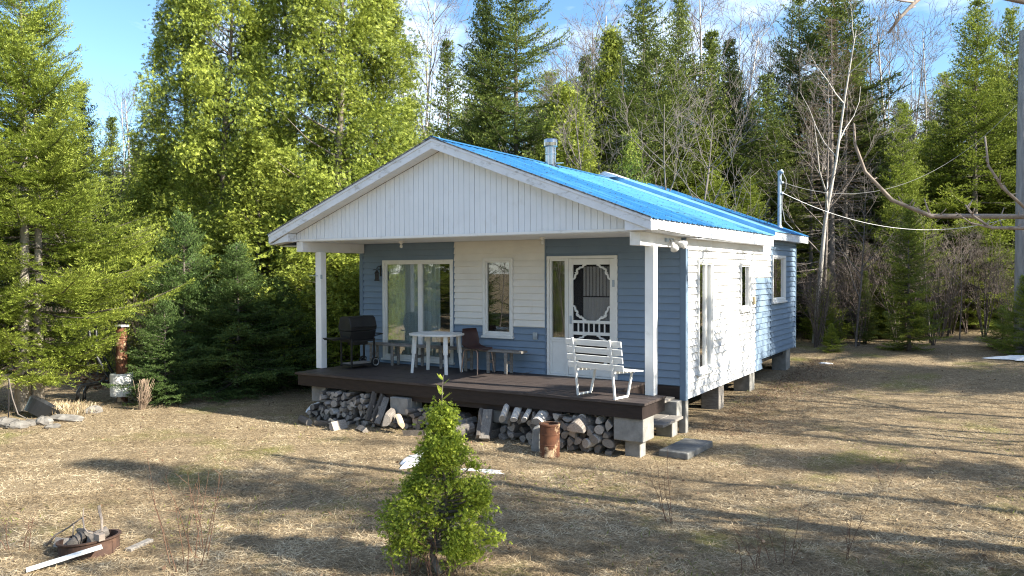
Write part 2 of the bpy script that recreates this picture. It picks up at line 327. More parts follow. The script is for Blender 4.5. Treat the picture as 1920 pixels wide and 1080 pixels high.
def scatter_blades(name, n, sampler, lmin, lmax, wd, tilt, m, seed, tintf=None):
    rg = np.random.default_rng(seed); X, Y = sampler(rg, n); n = len(X)
    Z = np.array([gz(a, b) for a, b in zip(X, Y)])+rg.uniform(-.005, .012, n)
    az = rg.uniform(0, 2*np.pi, n); el = np.abs(rg.normal(0, tilt, n))+.04
    D = np.stack([np.cos(az)*np.cos(el), np.sin(az)*np.cos(el), np.sin(el)], 1)
    Nn = nrm(np.stack([rg.normal(0, .5, n), rg.normal(0, .5, n), np.ones(n)], 1))
    V, Fq = blades(np.stack([X, Y, Z], 1), D, rg.uniform(lmin, lmax, n), wd*rg.uniform(.6, 1.4, n), Nn)
    tint = rg.beta(2, 2, n) if tintf is None else tintf(rg, X, Y)
    return obj_from(name, np_mesh(name, V, Fq, [m], tint))
def fnoise(X, Y, s, ph):
    return (np.sin(X*s+ph)*np.cos(Y*s*1.13+ph*2)+.6*np.sin(X*s*2.1-Y*s*1.7+ph*3)+.4*np.sin(X*s*3.9+Y*s*3.3+ph))/2
_ray = lambda px: (-math.sin(YAW)+math.cos(YAW)*(px-960)/F_PX, math.cos(YAW)+math.sin(YAW)*(px-960)/F_PX)
def view_sampler(d0, d1, pw, keep):
    def f(rg, n):
        d = d0*(d1/d0)**(rg.uniform(0, 1, n)**pw); px = rg.uniform(-160, 2080, n)
        X = CAM.x+d*(-math.sin(YAW)+math.cos(YAW)*(px-960)/F_PX); Y = CAM.y+d*(math.cos(YAW)+math.sin(YAW)*(px-960)/F_PX)
        k = keep(rg, X, Y)
        k &= ~((X > -7.0) & (X < -.1) & (Y > -1.9) & (Y < 7.8))
        return X[k], Y[k]
    return f
def lawn(X, Y): return (Y < 21+1.2*np.sin(X*.8)) & ~((X < -11.5+.8*np.sin(Y)) & (Y > -2.0))
def strawtint(rg, X, Y):
    return np.clip(.50+.34*fnoise(X, Y, 1.3, .4)+.34*fnoise(X, Y, 5.1, 2.0)+.2*fnoise(X, Y, 11.3, 1.0)+rg.normal(0, .2, len(X)), 0, 1)
g1 = scatter_blades('dry_grass', 700000, view_sampler(5.2, 32, .95, lambda rg, X, Y: lawn(X, Y) & (fnoise(X, Y, 2.6, 1.1)+rg.normal(0, .45, len(X)) > -.35)), .04, .115, .0043, .20, M['straw'], 3, strawtint)
tag(g1, 'matted dry straw grass covering the lawn', 'grass', kind='stuff')
g2 = scatter_blades('green_grass', 60000, view_sampler(5.2, 30, .9, lambda rg, X, Y: lawn(X, Y) & (fnoise(X, Y, .55, 1.7)+rg.normal(0, .16, len(X)) > .42)), .03, .08, .009, .5, M['moss'], 4)
tag(g2, 'patches of short green grass and moss in the straw', 'grass', kind='stuff')
g3 = scatter_blades('leaf_litter', 60000, view_sampler(14, 46, 1, lambda rg, X, Y: ~lawn(X, Y) & (X < 30)), .05, .12, .045, .35, M['leaflitter'], 5)
tag(g3, 'brown dead leaves on the forest floor', 'leaves', kind='stuff')
g5 = scatter_blades('needle_litter', 11000, lambda rg, n: (np.abs(rg.normal(0, .8, n))+.0+.25*rg.uniform(0, 1, n), rg.uniform(.1, 9, n)), .04, .10, .008, .3, M['litter'], 8)
tag(g5, 'reddish brown needle litter along the foot of the sunny wall', 'litter', kind='stuff')
g4 = scatter_blades('fallen_leaves', 1500, view_sampler(5.2, 26, .9, lambda rg, X, Y: lawn(X, Y)), .03, .07, .03, .35, M['litter'], 6)
tag(g4, 'scattered dead leaves lying in the dry lawn', 'leaves', kind='stuff')
# ------------------------------------------------------------------ cabin (local z = 0 at deck top, lifted by DK)
W_, LR = 6.99, 7.93
front = lambda u, n, z: (u, -n, z)
right = lambda u, n, z: (n, u, z)
left_ = lambda u, n, z: (-W_-n, u, z)
back_ = lambda u, n, z: (u, LR+n, z)
cabin = tag(empty('cabin'), 'small blue and white cabin with a bright blue metal roof and open front porch', 'cabin')
def part(mb, name, m, parent=None, smooth=False, bevel=0, label=None):
    o = mb.build(name, m, parent or cabin, smooth, bevel, dz=DK)
    if label: o['label'] = label
    return o
def core(mb, mp, u0, u1, z0, z1, ops, m=0):
    us = sorted({u0, u1, *[v for o in ops for v in o[:2]]}); 
    us = [u for u in us if u0 <= u <= u1]
    for a, b in zip(us, us[1:]):
        sp = sorted([(max(o[2], z0), min(o[3], z1)) for o in ops if o[0] < (a+b)/2 < o[1]]); z = z0
        for s0, s1 in sp:
            if s0 > z+1e-4: mb.box(a, b, -.10, 0, z, s0, m, mp)
            z = max(z, s1)
        if z < z1-1e-4: mb.box(a, b, -.10, 0, z, z1, m, mp)
def siding(mb, mp, u0, u1, z0, z1, ops, h=.122, zref=None, m=0):
    zref = z0 if zref is None else zref
    k = math.floor((z0-zref)/h+1e-6); zc = zref+k*h
    while zc < z1-1e-4:
        a, b = max(zc, z0), min(zc+h, z1)
        cuts = sorted({a, b, *[c for o in ops for c in o[2:4] if a < c < b]})
        for ca, cb in zip(cuts, cuts[1:]):
            bl = sorted([(o[0], o[1]) for o in ops if o[2] < (ca+cb)/2 < o[3] and o[1] > u0 and o[0] < u1]); u = u0; iv = []
            for s, e in bl:
                if s > u+1e-4: iv.append((u, s))
                u = max(u, e)
            if u < u1-1e-4: iv.append((u, u1))
            na = 0.003+.026*(1-(ca-zc)/h); nb = .003+.026*(1-(cb-zc)/h)
            for p, q in iv:
                if abs(ca-zc) < 1e-5 and cb-ca > .02:
                    cg = ca+.015
                    mb.add([mp(p, .0015, ca), mp(q, .0015, ca), mp(q, .0015, cg), mp(p, .0015, cg)], [(0, 1, 2, 3)], m)
                    mb.add([mp(p, .0015, cg), mp(q, .0015, cg), mp(q, na, cg), mp(p, na, cg)], [(0, 1, 2, 3)], m)
                    mb.add([mp(p, na, cg), mp(q, na, cg), mp(q, nb, cb), mp(p, nb, cb)], [(0, 1, 2, 3)], m)
                else: mb.add([mp(p, na, ca), mp(q, na, ca), mp(q, nb, cb), mp(p, nb, cb)], [(0, 1, 2, 3)], m)
        zc += h
def ring(mb, mp, u0, u1, z0, z1, w, n0, n1, m=0, wb=None):
    wb = wb or w
    mb.box(u0, u0+w, n0, n1, z0, z1, m, mp); mb.box(u1-w, u1, n0, n1, z0, z1, m, mp)
    mb.box(u0+w, u1-w, n0, n1, z1-w, z1, m, mp); mb.box(u0+w, u1-w, n0, n1, z0, z0+wb, m, mp)
def pleats(mb, mp, u0, u1, z0, z1, n, amp, pitch):
    k = max(4, int((u1-u0)/pitch)*4); pts = [(u0+(u1-u0)*i/k, n+amp*math.sin(i*math.pi/2+.3*math.sin(i))) for i in range(k+1)]
    vs = [mp(u, q, z) for u, q in pts for z in (z0, z1)]
    mb.add(vs, [(2*i, 2*i+2, 2*i+3, 2*i+1) for i in range(k)])

ZC = 2.43
PD = (-6.369, -4.623, .112, 2.073); W2 = (-3.910, -3.271, .662, 2.091); DO = (-2.54, -1.174, 0.0, 2.12)
fo = [PD, W2, DO]
R1 = (.584, 1.36, .124, 2.03); R2 = (3.11, 3.79, 1.08, 2.00); R3 = (5.60, 6.80, 1.16, 2.18)
ro = [R1, R2, R3]
mb = MB(); core(mb, front, -W_, 0, -.05, 2.52, fo); core(mb, right, .0, 4.77, -.26, 2.50, ro); core(mb, right, 4.77, LR, -.04, 2.66, ro)
core(mb, left_, 0, LR, -.04, 2.52, []); core(mb, back_, -W_, 0, -.04, 2.60, [])
mb.box(-W_+.1, -.1, .1, LR-.1, -.16, -.05)
part(mb, 'wall', M['dark'])
WL, WR = -4.605, -2.579
mb = MB()
siding(mb, front, -W_+.07, WL, -.033, ZC, fo, zref=-.033); siding(mb, front, WL, WR, -.033, .835, fo, zref=-.033); siding(mb, front, WR, -.07, -.033, ZC, fo, zref=-.033)
siding(mb, right, 4.25, 4.77, -.26, 1.69, ro, zref=-.26); siding(mb, right, 4.77, 5.52, -.04, 1.69, ro, zref=-.016); siding(mb, right, 5.52, LR-.05, -.04, 2.52, ro, zref=-.016)
siding(mb, left_, 0, LR, -.04, ZC, [], zref=-.04); siding(mb, back_, -W_, 0, -.04, 2.4, [], zref=-.04)
part(mb, 'blue_siding', M['blue'])
mb = MB(); siding(mb, front, WL+.012, WR-.012, .835, ZC, fo, zref=.835); part(mb, 'cream_siding', M['cream'])
mb = MB(); siding(mb, right, .075, 4.25, -.26, 2.20, ro, zref=-.26); siding(mb, right, 4.25, 5.52, 1.69, 2.20, ro, zref=1.692); part(mb, 'white_siding', M['whiteside'])
for bs in (((-.07, .030, -.030, .0, -.26, ZC), (0.0, .030, .001, .075, -.26, 2.2)), ((-W_-.02, -W_+.07, -.030, .0, -.05, ZC),), ((.0, .028, LR-.05, LR+.02, -.05, 2.52),), ((.0, .027, 5.505, 5.535, -.04, 2.20),), ((WL-.012, WL+.012, -.028, 0, -.033, ZC),), ((WR-.012, WR+.012, -.028, 0, -.033, ZC),)):
    mb = MB(); [mb.box(*q) for q in bs]; part(mb, 'corner_trim', M['bluetrim'])
mb = MB()   # frieze boards on the sunny wall
ys = [0, .58, 1.37, 3.08, 3.80, 4.4, 5.5]
for a, b in zip(ys, ys[1:]): mb.box(.001, .022, a+.004, b-.004, 2.204, 2.40)
part(mb, 'frieze_board', M['white'])
mb = MB(); mb.box(.001, .020, 5.54, LR-.06, 2.46, 2.60); part(mb, 'rear_frieze_board', M['bluetrim'])
# windows
def window(mp, o, mull=(), fwid=.055, n1=.045, sill=True, cur='curtain', cfrac=((0, 1),), name='window', cdepth=-.045):
    u0, u1, z0, z1 = o
    mb = MB(); ring(mb, mp, u0-.012, u1+.012, z0-.012, z1+.012, fwid, -.05, n1)
    ring(mb, mp, u0+fwid-.012, u1-fwid+.012, z0+fwid-.012, z1-fwid+.012, .03, -.045, n1-.02)
    for u in mull: mb.box(u-.045, u+.045, -.048, n1-.006, z0+fwid, z1-fwid, 0, mp)
    if sill: mb.box(u0-.035, u1+.035, -.02, n1+.03, z0-.05, z0-.013, 0, mp)
    wn = part(mb, name, M['frame'], bevel=.004)
    edges = [u0+fwid+.01, *[x for u in mull for x in (u-.045, u+.045)], u1-fwid-.01]
    for i in range(0, len(edges), 2):
        g = MB(); g.box(edges[i], edges[i+1], -.012, -.008, z0+fwid+.01, z1-fwid-.01, 0, mp); part(g, 'pane', M['glass'], wn)
    if cur:
        c = MB()
        for a, b in cfrac: pleats(c, mp, u0+.05+(u1-u0-.1)*a, u0+.05+(u1-u0-.1)*b, z0+.03, z1-.06, cdepth-.03, .018, .09)
        part(c, 'curtain', M[cur], wn)
    return wn
wd = window(front, PD, mull=(-5.42,), name='patio_door', cfrac=((0, .52), (.54, .80)), cdepth=-.05); wd['label'] = 'sliding glass patio door with sheer white blinds'
wd = window(front, W2, name='window', cur=None); wd['label'] = 'narrow tall window in the cream siding panel'
wd = window(right, R1, mull=(), name='window', cfrac=((0, 1),)); wd['label'] = 'tall window nearest the corner of the sunny side wall'
wd = window(right, R2, name='window', cur='drape'); wd['label'] = 'small window in the middle of the sunny side wall'
wd = window(right, R3, name='window', cfrac=((.45, 1),)); wd['label'] = 'window at the rear of the blue side wall'
mb = MB(); mb.box(R1[0]+.42, R1[0]+.47, -.04, .02, R1[2]+.04, R1[3]-.04, 0, right); part(mb, 'window_mullion', M['frame'])
# dark room behind the panes
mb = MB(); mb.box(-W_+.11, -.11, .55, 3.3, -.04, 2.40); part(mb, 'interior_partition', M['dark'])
# entrance: jamb, sidelight, screen door
mb = MB(); ring(mb, front, DO[0], DO[1], DO[2], DO[3], .05, -.06, .05, wb=.03); mb.box(-2.150, -2.108, -.06, .045, .03, 2.07, 0, front)
mb.box(DO[0]-.03, DO[1]+.03, -.03, .09, -.03, -.002, 0, front)
dj = part(mb, 'door_frame', M['frame'], bevel=.004)
mb = MB(); ring(mb, front, -2.488, -2.152, .64, 2.068, .035, -.03, .030); mb.box(-2.49, -2.15, -.035, .012, .03, .60, 0, front); ring(mb, front, -2.488, -2.152, .032, .638, .04, .013, .026)
sl = part(mb, 'sidelight', M['frame'], bevel=.003)
mb = MB(); mb.box(-2.452, -2.188, -.012, -.008, .675, 2.03, 0, front); part(mb, 'pane', M['glass'], sl)
mb = MB(); pleats(mb, front, -2.48, -2.16, .66, 2.05, -.06, .022, .085); part(mb, 'drape', M['drape'], sl)
x0, x1 = -2.104, -1.228
mb = MB(); mb.box(x0, x0+.085, .005, .04, .035, 2.065, 0, front); mb.box(x1-.085, x1, .005, .04, .035, 2.065, 0, front)
mb.box(x0+.085, x1-.085, .005, .04, 1.965, 2.065, 0, front); mb.box(x0+.085, x1-.085, .005, .04, .035, .17, 0, front)
mb.box(x0+.085, x1-.085, .006, .038, .945, .995, 0, front); mb.box(x0+.085, x1-.085, .006, .038, .74, .795, 0, front)
sdoor = part(mb, 'screen_door', M['frame'], bevel=.004)
for i in range(1, 7):
    mb = MB(); u = x0+.085+(x1-x0-.17)*i/7; mb.box(u-.011, u+.011, .012, .034, .795, .945, 0, front); part(mb, 'spindle', M['frame'], sdoor)
def scroll(cx, cz, sx, sz):
    mb = MB()
    prof = [(0, .25), (.035, .235), (.045, .17), (.075, .165), (.085, .12), (.065, .105), (.085, .075), (.12, .075), (.125, .05), (.19, .045), (.2, .012), (.25, 0)]
    inner = [(.25, -.002), (.21, .03), (.215, .018), (0, 0)]
    pts = [(p[0], p[1]) for p in prof]
    for a, b in zip(pts, pts[1:]):
        mb.bar(front(cx+sx*a[0], .022+.001*math.copysign(1, sx), cz+sz*a[1]), front(cx+sx*b[0], .022, cz+sz*b[1]), .03, .022, 0, up=(0, 1, 0))
    for q in ((.06, .15), (.15, .06), (.09, .09)): mb.lathe([(0, -.001), (.026, 0), (.026, .02), (0, .021)], 8, front(cx+sx*q[0], .03, cz+sz*q[1]))
    part(mb, 'corner_scroll', M['frame'], sdoor)
xl, xr = x0+.085, x1-.085
for zz, s in ((1.965, -1), (.995, 1)):
    scroll(xl, zz, 1, s); scroll(xr, zz, -1, s)
for zz, s in ((.74, -1), (.17, 1)):
    scroll(xl, zz, 1, s); scroll(xr, zz, -1, s)
mb = MB(); mb.box(xl, xr, .006, .009, .17, 1.965, 0, front); 
m_, t_, nn_, ln_, o_ = newmat('insect_screen')
tr_ = nn_('ShaderNodeBsdfTransparent'); df_ = nn_('ShaderNodeBsdfDiffuse'); df_.inputs[0].default_value = (.04, .04, .045, 1); mx_ = nn_('ShaderNodeMixShader'); mx_.inputs[0].default_value = .30
ln_(tr_.outputs[0], mx_.inputs[1]); ln_(df_.outputs[0], mx_.inputs[2]); ln_(mx_.outputs[0], o_.inputs[0])
part(mb, 'insect_screen', m_, sdoor)
mb = MB(); mb.bar(front(x0+.045, .05, .93), front(x0+.045, .05, 1.07), .02, .03); mb.box(x1-.03, x1+.01, .04, .06, 1.58, 1.70, 0, front); part(mb, 'handle', M['galv'], sdoor)
mb = MB(); mb.box(x0, x1, -.06, -.03, .03, 2.06, 0, front); idoor = part(mb, 'inner_door', M['dark'])
mb = MB(); pleats(mb, front, x0+.26, x1-.1, 1.42, 1.93, -.025, .008, .06); pleats(mb, front, x0+.26, x1-.1, .93, 1.40, -.022, .006, .05); part(mb, 'door_curtain', M['curtain'], idoor)
# porch ceiling, beams, posts
mb = MB(); mb.box(-W_+.02, -.06, -1.735, -.003, ZC, ZC+.03)
for i in range(46): mb.box(-W_+.03+i*.152, -W_+.03+i*.152+.146, -1.734, -.03, ZC-.006, ZC-.001)
part(mb, 'porch_ceiling', M['gable'])
for q in ((-.21, -.045, -1.739, -.03, 2.225, ZC-.008), (-W_-.04, -6.87, -1.739, -.03, 2.235, ZC-.008)):
    mb = MB(); mb.box(*q); part(mb, 'porch_beam', M['white'], bevel=.004)
for x, y in ((-.055, -1.30), (-6.80, -1.34)):
    mb = MB(); mb.box(x-.072, x+.072, y-.072, y+.072, .002, 2.222); mb.box(x-.066, x+.066, y-.066, y+.066, 2.222, 2.24); part(mb, 'porch_post', M['white'], bevel=.006)
mb = MB(); mb.box(-6.735, -6.70, -1.42, -1.40, 1.72, 1.80); mb.bar((-6.80, -1.42, 1.78), (-6.98, -1.46, 1.78), .012, .012); part(mb, 'post_hook', M['galv'])
# gable
XA, SL, ZA = -3.60, .379, 4.042
XR, XL = .225, -7.50
rz = lambda x: ZA-SL*abs(x-XA)
mb = MB(); mb.prism([(-7.03, 2.46), (-.19, 2.46), (-.19, rz(-.19)-.165), (XA, ZA-.165), (-7.03, rz(-7.03)-.165)], lambda u, v, t: (u, t, v), -1.725, -1.60)
x = -7.02; i = 0
while x < -.20:
    x2 = min(x+.105, -.195); g = .005 if i % 2 else .009; xb = x2-g
    pts = [(x, 2.475), (xb, 2.475), (xb, rz(xb)-.168)] + ([(XA, ZA-.168)] if x < XA < xb else []) + [(x, rz(x)-.168)]
    if rz(x)-.168 > 2.48 and rz(xb)-.168 > 2.48: mb.prism(pts, lambda u, v, t: (u, t, v), -1.741, -1.726)
    x = x2; i += 1
part(mb, 'gable_siding', M['gable'])
mb = MB(); mb.box(-7.03, -.19, -1.752, -1.72, 2.435, 2.472); part(mb, 'gable_trim', M['white'])
# soffit and fascia
mb = MB()
for s, xe in ((1, XR), (-1, XL)):
    n = 26
    for k in range(n):
        a = XA+(xe-XA)*k/n; b = XA+(xe-XA)*(k+1)/n-(.006 if s > 0 else -.006)
        mb.prism([(a, rz(a)-.160), (b, rz(b)-.160), (b, rz(b)-.148), (a, rz(a)-.148)], lambda u, v, t: (u, t, v), -1.968, -1.742)
mb.box(.002, XR-.02, .0, 4.86, 2.375, 2.385); mb.prism([(-1.74, 2.440), (-.002, 2.390), (-.002, 2.398), (-1.74, 2.448)], lambda u, v, t: (t, u, v), -.04, XR-.021)
mb.box(.002, XR-.02, 4.88, 8.3, 2.525, 2.535); mb.box(XL+.02, -W_-.05, -1.74, 8.3, 2.345, 2.355)
part(mb, 'soffit', M['gable'])
mb = MB()
mb.prism([(XA, ZA-.168), (XR, rz(XR)-.168), (XR, rz(XR)-.003), (XA, ZA-.003)], lambda u, v, t: (u, t, v), -2.0, -1.970)
mb.prism([(XA, ZA-.168), (XL, rz(XL)-.168), (XL, rz(XL)-.003), (XA, ZA-.003)], lambda u, v, t: (u, t, v), -2.0, -1.970)
mb.prism([(XA, ZA-.045), (XR, rz(XR)-.045), (XR, rz(XR)-.001), (XA, ZA-.001)], lambda u, v, t: (u, t, v), -2.011, -2.001)
mb.prism([(XA, ZA-.045), (XL, rz(XL)-.045), (XL, rz(XL)-.001), (XA, ZA-.001)], lambda u, v, t: (u, t, v), -2.011, -2.001)
mb.prism([(-1.969, 2.455), (0, 2.395), (4.86, 2.362), (4.86, 2.584), (-1.969, 2.584)], lambda u, v, t: (t, u, v), XR-.02, XR+.006); mb.box(XL-.006, XL+.02, -1.969, 8.3, 2.37, 2.545)
mb.box(XR-.02, XR+.006, 4.89, 8.33, 2.515, 2.682)
# gable end returns at the two eaves
mb.prism([(-.187, 2.43), (XR-.022, 2.43), (XR-.022, 2.44), (-.187, rz(-.187)-.172)], lambda u, v, t: (u, t, v), -1.966, -1.744)
mb.prism([(-7.02, 2.425), (XL+.022, 2.372), (XL+.022, 2.38), (-7.02, rz(-7.02)-.172)], lambda u, v, t: (u, t, v), -1.966, -1.744)
# rear rake
mb.prism([(XA, ZA-.07), (XR, 2.53), (XR, 2.68), (XA, ZA+.09)], lambda u, v, t: (u, t, v), 8.30, 8.33)
mb.prism([(XA, ZA-.07), (XL, 2.43), (XL, 2.58), (XA, ZA+.09)], lambda u, v, t: (u, t, v), 8.30, 8.33)
part(mb, 'fascia', M['fascia'], bevel=.003)
# metal roof: ribs run down the slope
def ribbed(mb, s, y0, y1, xe, zoff, pitch=.23, flat=None, m=0):
    prof = []; y = y0
    while y < y1-.02:
        rib = not (flat and flat[0] < y < flat[1])
        if rib: prof += [(y, 0), (y+.018, .019), (y+.042, .019), (y+.06, 0), (y+.115, 0), (y+.125, .006), (y+.14, .006), (y+.15, 0)]
        else: prof += [(y, 0)]
        y += pitch
    prof.append((y1, 0))
    xb = [XA, xe]; z = lambda x: ZA+zoff-SL*abs(x-XA)
    vs = [(x, y, z(x)+h+.006) for x in xb for y, h in prof]; k = len(prof)
    mb.add(vs, [(i, i+1, k+i+1, k+i) for i in range(k-1)], m)
    rnd = random.Random(3)
    for (y, h) in prof:
        if h > .015 and rnd.random() < .6:
            x = XA+s*.25
            while abs(x-xe) > .1 and (x-xe)*s < 0:
                c = (x+rnd.uniform(-.02, .02), y, z(x)+h+.007); r = .007
                mb.add([(c[0]-r, c[1]-r, c[2]), (c[0]+r, c[1]-r, c[2]-r*SL*s), (c[0]+r, c[1]+r, c[2]-r*SL*s), (c[0]-r, c[1]+r, c[2]), (c[0], c[1], c[2]+.011)], [(0, 1, 4), (1, 2, 4), (2, 3, 4), (3, 0, 4)], 1)
                x += s*.42
roof = None
for s, xe in ((1, XR+.035), (-1, XL-.035)):
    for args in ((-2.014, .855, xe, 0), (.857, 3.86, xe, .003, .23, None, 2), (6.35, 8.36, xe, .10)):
        mb = MB(); ribbed(mb, s, *args); o = part(mb, 'roof' if roof is None else 'roof_sheet', [M['roof'], M['screw'], M['roofsheen']], roof)
        roof = roof or o
    mb = MB(); mb.prism([(XA, ZA+.001), (xe-.03*s, rz(xe-.03*s)+.001), (xe-.03*s, rz(xe-.03*s)+.022), (XA, ZA+.022)], lambda u, v, t: (u, t, v), -2.020, -2.0145); part(mb, 'roof_edge', M['lichen'], roof)
mb = MB()
for s, xe in ((1, XR-.024), (-1, XL+.024)):   # sheathing under the sheets
    mb.prism([(XA, ZA-.14), (xe, rz(xe)-.10), (xe, rz(xe)-.005), (XA, ZA-.005)], lambda u, v, t: (u, t, v), -1.966, 4.86)
    mb.prism([(XA, ZA-.14), (xe, rz(xe)-.05), (xe, rz(xe)+.095), (XA, ZA+.095)], lambda u, v, t: (u, t, v), 4.88, 8.29)
part(mb, 'roof_sheathing', M['skirt'], roof)
mb = MB()
for s, xe in ((1, XR+.035), (-1, XL-.035)):
    z = lambda x, o: ZA+o-SL*abs(x-XA)
    mb.prism([(XA, ZA+.008), (xe, z(xe, .008)), (xe, z(xe, .115)), (XA, ZA+.115)], lambda u, v, t: (u, t, v), 4.865, 4.882)
    mb.prism([(XA, ZA+.006), (xe, z(xe, .006)), (xe, z(xe, .022)), (XA, ZA+.022)], lambda u, v, t: (u, t, v), 3.87, 4.862)
    for a, b in ((4.885, 5.60), (5.606, 6.345)):
        mb.prism([(XA, ZA+.102), (xe, z(xe, .102)), (xe, z(xe, .115)), (XA, ZA+.115)], lambda u, v, t: (u, t, v), a, b)
part(mb, 'smooth_roof_panel', M['flash'], roof)
mb = MB()
for s in (1, -1):
    e = XA+s*.36; zz = lambda x: ZA+.135-SL*abs(x-XA)
    mb.prism([(XA, zz(XA)), (e, zz(e)), (e, zz(e)+.012), (XA, zz(XA)+.012)], lambda u, v, t: (u, t, v), 4.62, 5.25)
mb.add([(XA, 4.61, ZA+.14), (XA-.34, 4.61, ZA), (XA+.34, 4.61, ZA)], [(0, 1, 2)])
part(mb, 'ridge_cap', M['fascia'], roof)
mb = MB(); 
for s in (1, -1): mb.prism([(XA, ZA+.034), (XA+s*.16, ZA+.034-.16*SL), (XA+s*.16, ZA+.04-.16*SL), (XA, ZA+.04)], lambda u, v, t: (u, t, v), -2.014, 4.6)
part(mb, 'ridge_flashing', M['roof'], roof)
# chimney
cx, cy = -3.42, 1.70
mb = MB(); mb.lathe([(.118, 3.86), (.118, 4.36)], 24, (cx, cy, 0)); mb.lathe([(.19, 3.93), (.125, 4.0)], 24, (cx, cy, 0))
mb.bar((cx+.1, cy, 4.03), (cx+.3, cy-.02, 4.02), .03, .02)
ch = part(mb, 'chimney', M['steel'], smooth=False)
mb = MB(); mb.lathe([(.10, 4.35), (.128, 4.36), (.15, 4.375), (.155, 4.44), (.15, 4.50), (.11, 4.525), (0, 4.53)], 24, (cx, cy, 0)); mb.lathe([(.122, 4.20), (.126, 4.21), (.126, 4.24), (.122, 4.25)], 24, (cx, cy, 0)); part(mb, 'chimney_cap', M['steel'], ch, smooth=False)
for c in list(cabin.children):
    if c.name.startswith('chimney'):
        pass
# electric service mast
mx, my = -.30, 7.62
mb = MB(); mb.tube([(mx, my, 2.8), (mx, my, 4.18)], .045, 12); mb.tube([(mx, my, 4.18), (mx+.01, my-.03, 4.26), (mx+.05, my-.06, 4.27), (mx+.10, my-.06, 4.22)], [.05, .055, .05, .03], 10); mb.lathe([(.10, 2.86), (.05, 2.95)], 12, (mx, my, 0))
ms = part(mb, 'service_mast', M['galv'])
mb = MB()
for z in (4.0, 3.74): mb.lathe([(.015, z-.03), (.03, z-.02), (.03, z+.02), (.015, z+.03)], 8, (mx+.07, my, 0)); mb.bar((mx, my, z), (mx+.07, my, z), .015, .015)
part(mb, 'insulator', M['frame'], ms)
mb = MB(); mb.tube([(mx+.09, my-.06, 4.22), (mx+.16, my, 4.05), (mx+.14, my+.02, 3.85), (mx+.07, my+.02, 3.72), (mx+.05, my+.05, 3.4), (mx+.12, my+.04, 3.05), (mx+.3, my+.05, 2.86)], .008, 5); part(mb, 'service_wire_loop', M['wire'], ms)
# flood lights and porch bulbs, outlet
mb = MB(); mb.box(-.046, .0, -.78, -.70, 2.30, 2.355); mb.box(-.044, -.01, -.60, -.46, 2.335, 2.36); fl = part(mb, 'flood_light', M['galv'], bevel=.004)
for y, d in ((-.58, Vector((.35, -.35, -.55))), (-.46, Vector((.85, .15, -.35)))):
    d = d.normalized(); p = Vector((-.01, y, 2.325)); mb = MB()
    q = d.orthogonal(); mb.tube([p, p+d*.05, p+d*.09, p+d*.14, p+d*.19, p+d*.205], [.022, .026, .032, .055, .066, .05], 16); part(mb, 'lamp', M['white'], fl, smooth=True)
for x in (-5.21, -2.17):
    mb = MB(); mb.lathe([(.0, ZC-.006), (.05, ZC-.008), (.05, ZC-.03), (.028, ZC-.045), (.028, ZC-.06)], 14, (x, -.85, 0)); bb = part(mb, 'bulb_socket', M['frame'])
    mb = MB(); mb.lathe([(.014, ZC-.055), (.018, ZC-.07), (.031, ZC-.098), (.026, ZC-.122), (.012, ZC-.132), (0, ZC-.134)], 14, (x, -.85, 0)); part(mb, 'bulb', M['cutwhite'], bb, smooth=True)
mb = MB(); mb.box(-2.83, -2.74, -.05, -.015, .62, .75); mb.box(-2.815, -2.755, -.06, -.05, .635, .69); part(mb, 'outlet_box', M['galv'], bevel=.004)
mb = MB(); mb.box(.02, .06, 4.02, 4.13, 1.16, 1.32); part(mb, 'meter_box', mat('beige_plastic', (.55, .45, .28), None, .5), bevel=.006)
# deck
XD0, XD1, YF, YN = -6.745, .163, -2.077, -1.16
mb = MB(); rr = random.Random(5)
y = YF
while y < -.03:                                         # boards run along the facade
    y2 = min(y+.138, -.028); xe = XD1 if y2 < YN+.02 else -.64
    xs = [XD0, XD0+rr.uniform(1.5, 3), XD0+rr.uniform(3.6, 5.4), xe]
    for a, b in zip(xs, xs[1:]): mb.box(a, b-.003, y, y2-.007, -.036+rr.uniform(-.001, .001), rr.uniform(-.002, .002))
    y = y2
dk = part(mb, 'porch_deck', M['deck'])
mb = MB(); mb.box(XD0+.05, XD1-.05, YF+.03, YF+.07, -.235, -.038); mb.box(XD1-.09, XD1-.05, YF+.071, YN-.02, -.235, -.038); mb.box(-.70, -.66, YN-.06, -.03, -.235, -.038)
mb.box(XD0+.05, XD0+.09, YF+.071, -.03, -.235, -.038); mb.box(XD0+.1, XD1-.1, YF+.4, YF+.45, -.24, -.04); mb.box(-4.9, -1.2, YF+.10, YF+.15, -.33, -.24)
part(mb, 'deck_skirt', M['skirt'], dk)
mb = MB(); mb.box(-.655, -.03, -.028, .0, -.235, -.036); part(mb, 'sill_board', M['skirt'])
for z, xa, xb, ya, yb in ((-.20, -.60, -.14, -1.14, -.10), (-.45, -.34, .10, -1.22, -.36)):
    mb = MB(); mb.box(xa, (xa+xb)/2-.006, ya, yb, z-.04, z); mb.box((xa+xb)/2+.006, xb, ya, yb+.02, z-.042, z-.002); part(mb, 'stair_tread', M['greywood'], bevel=.005)
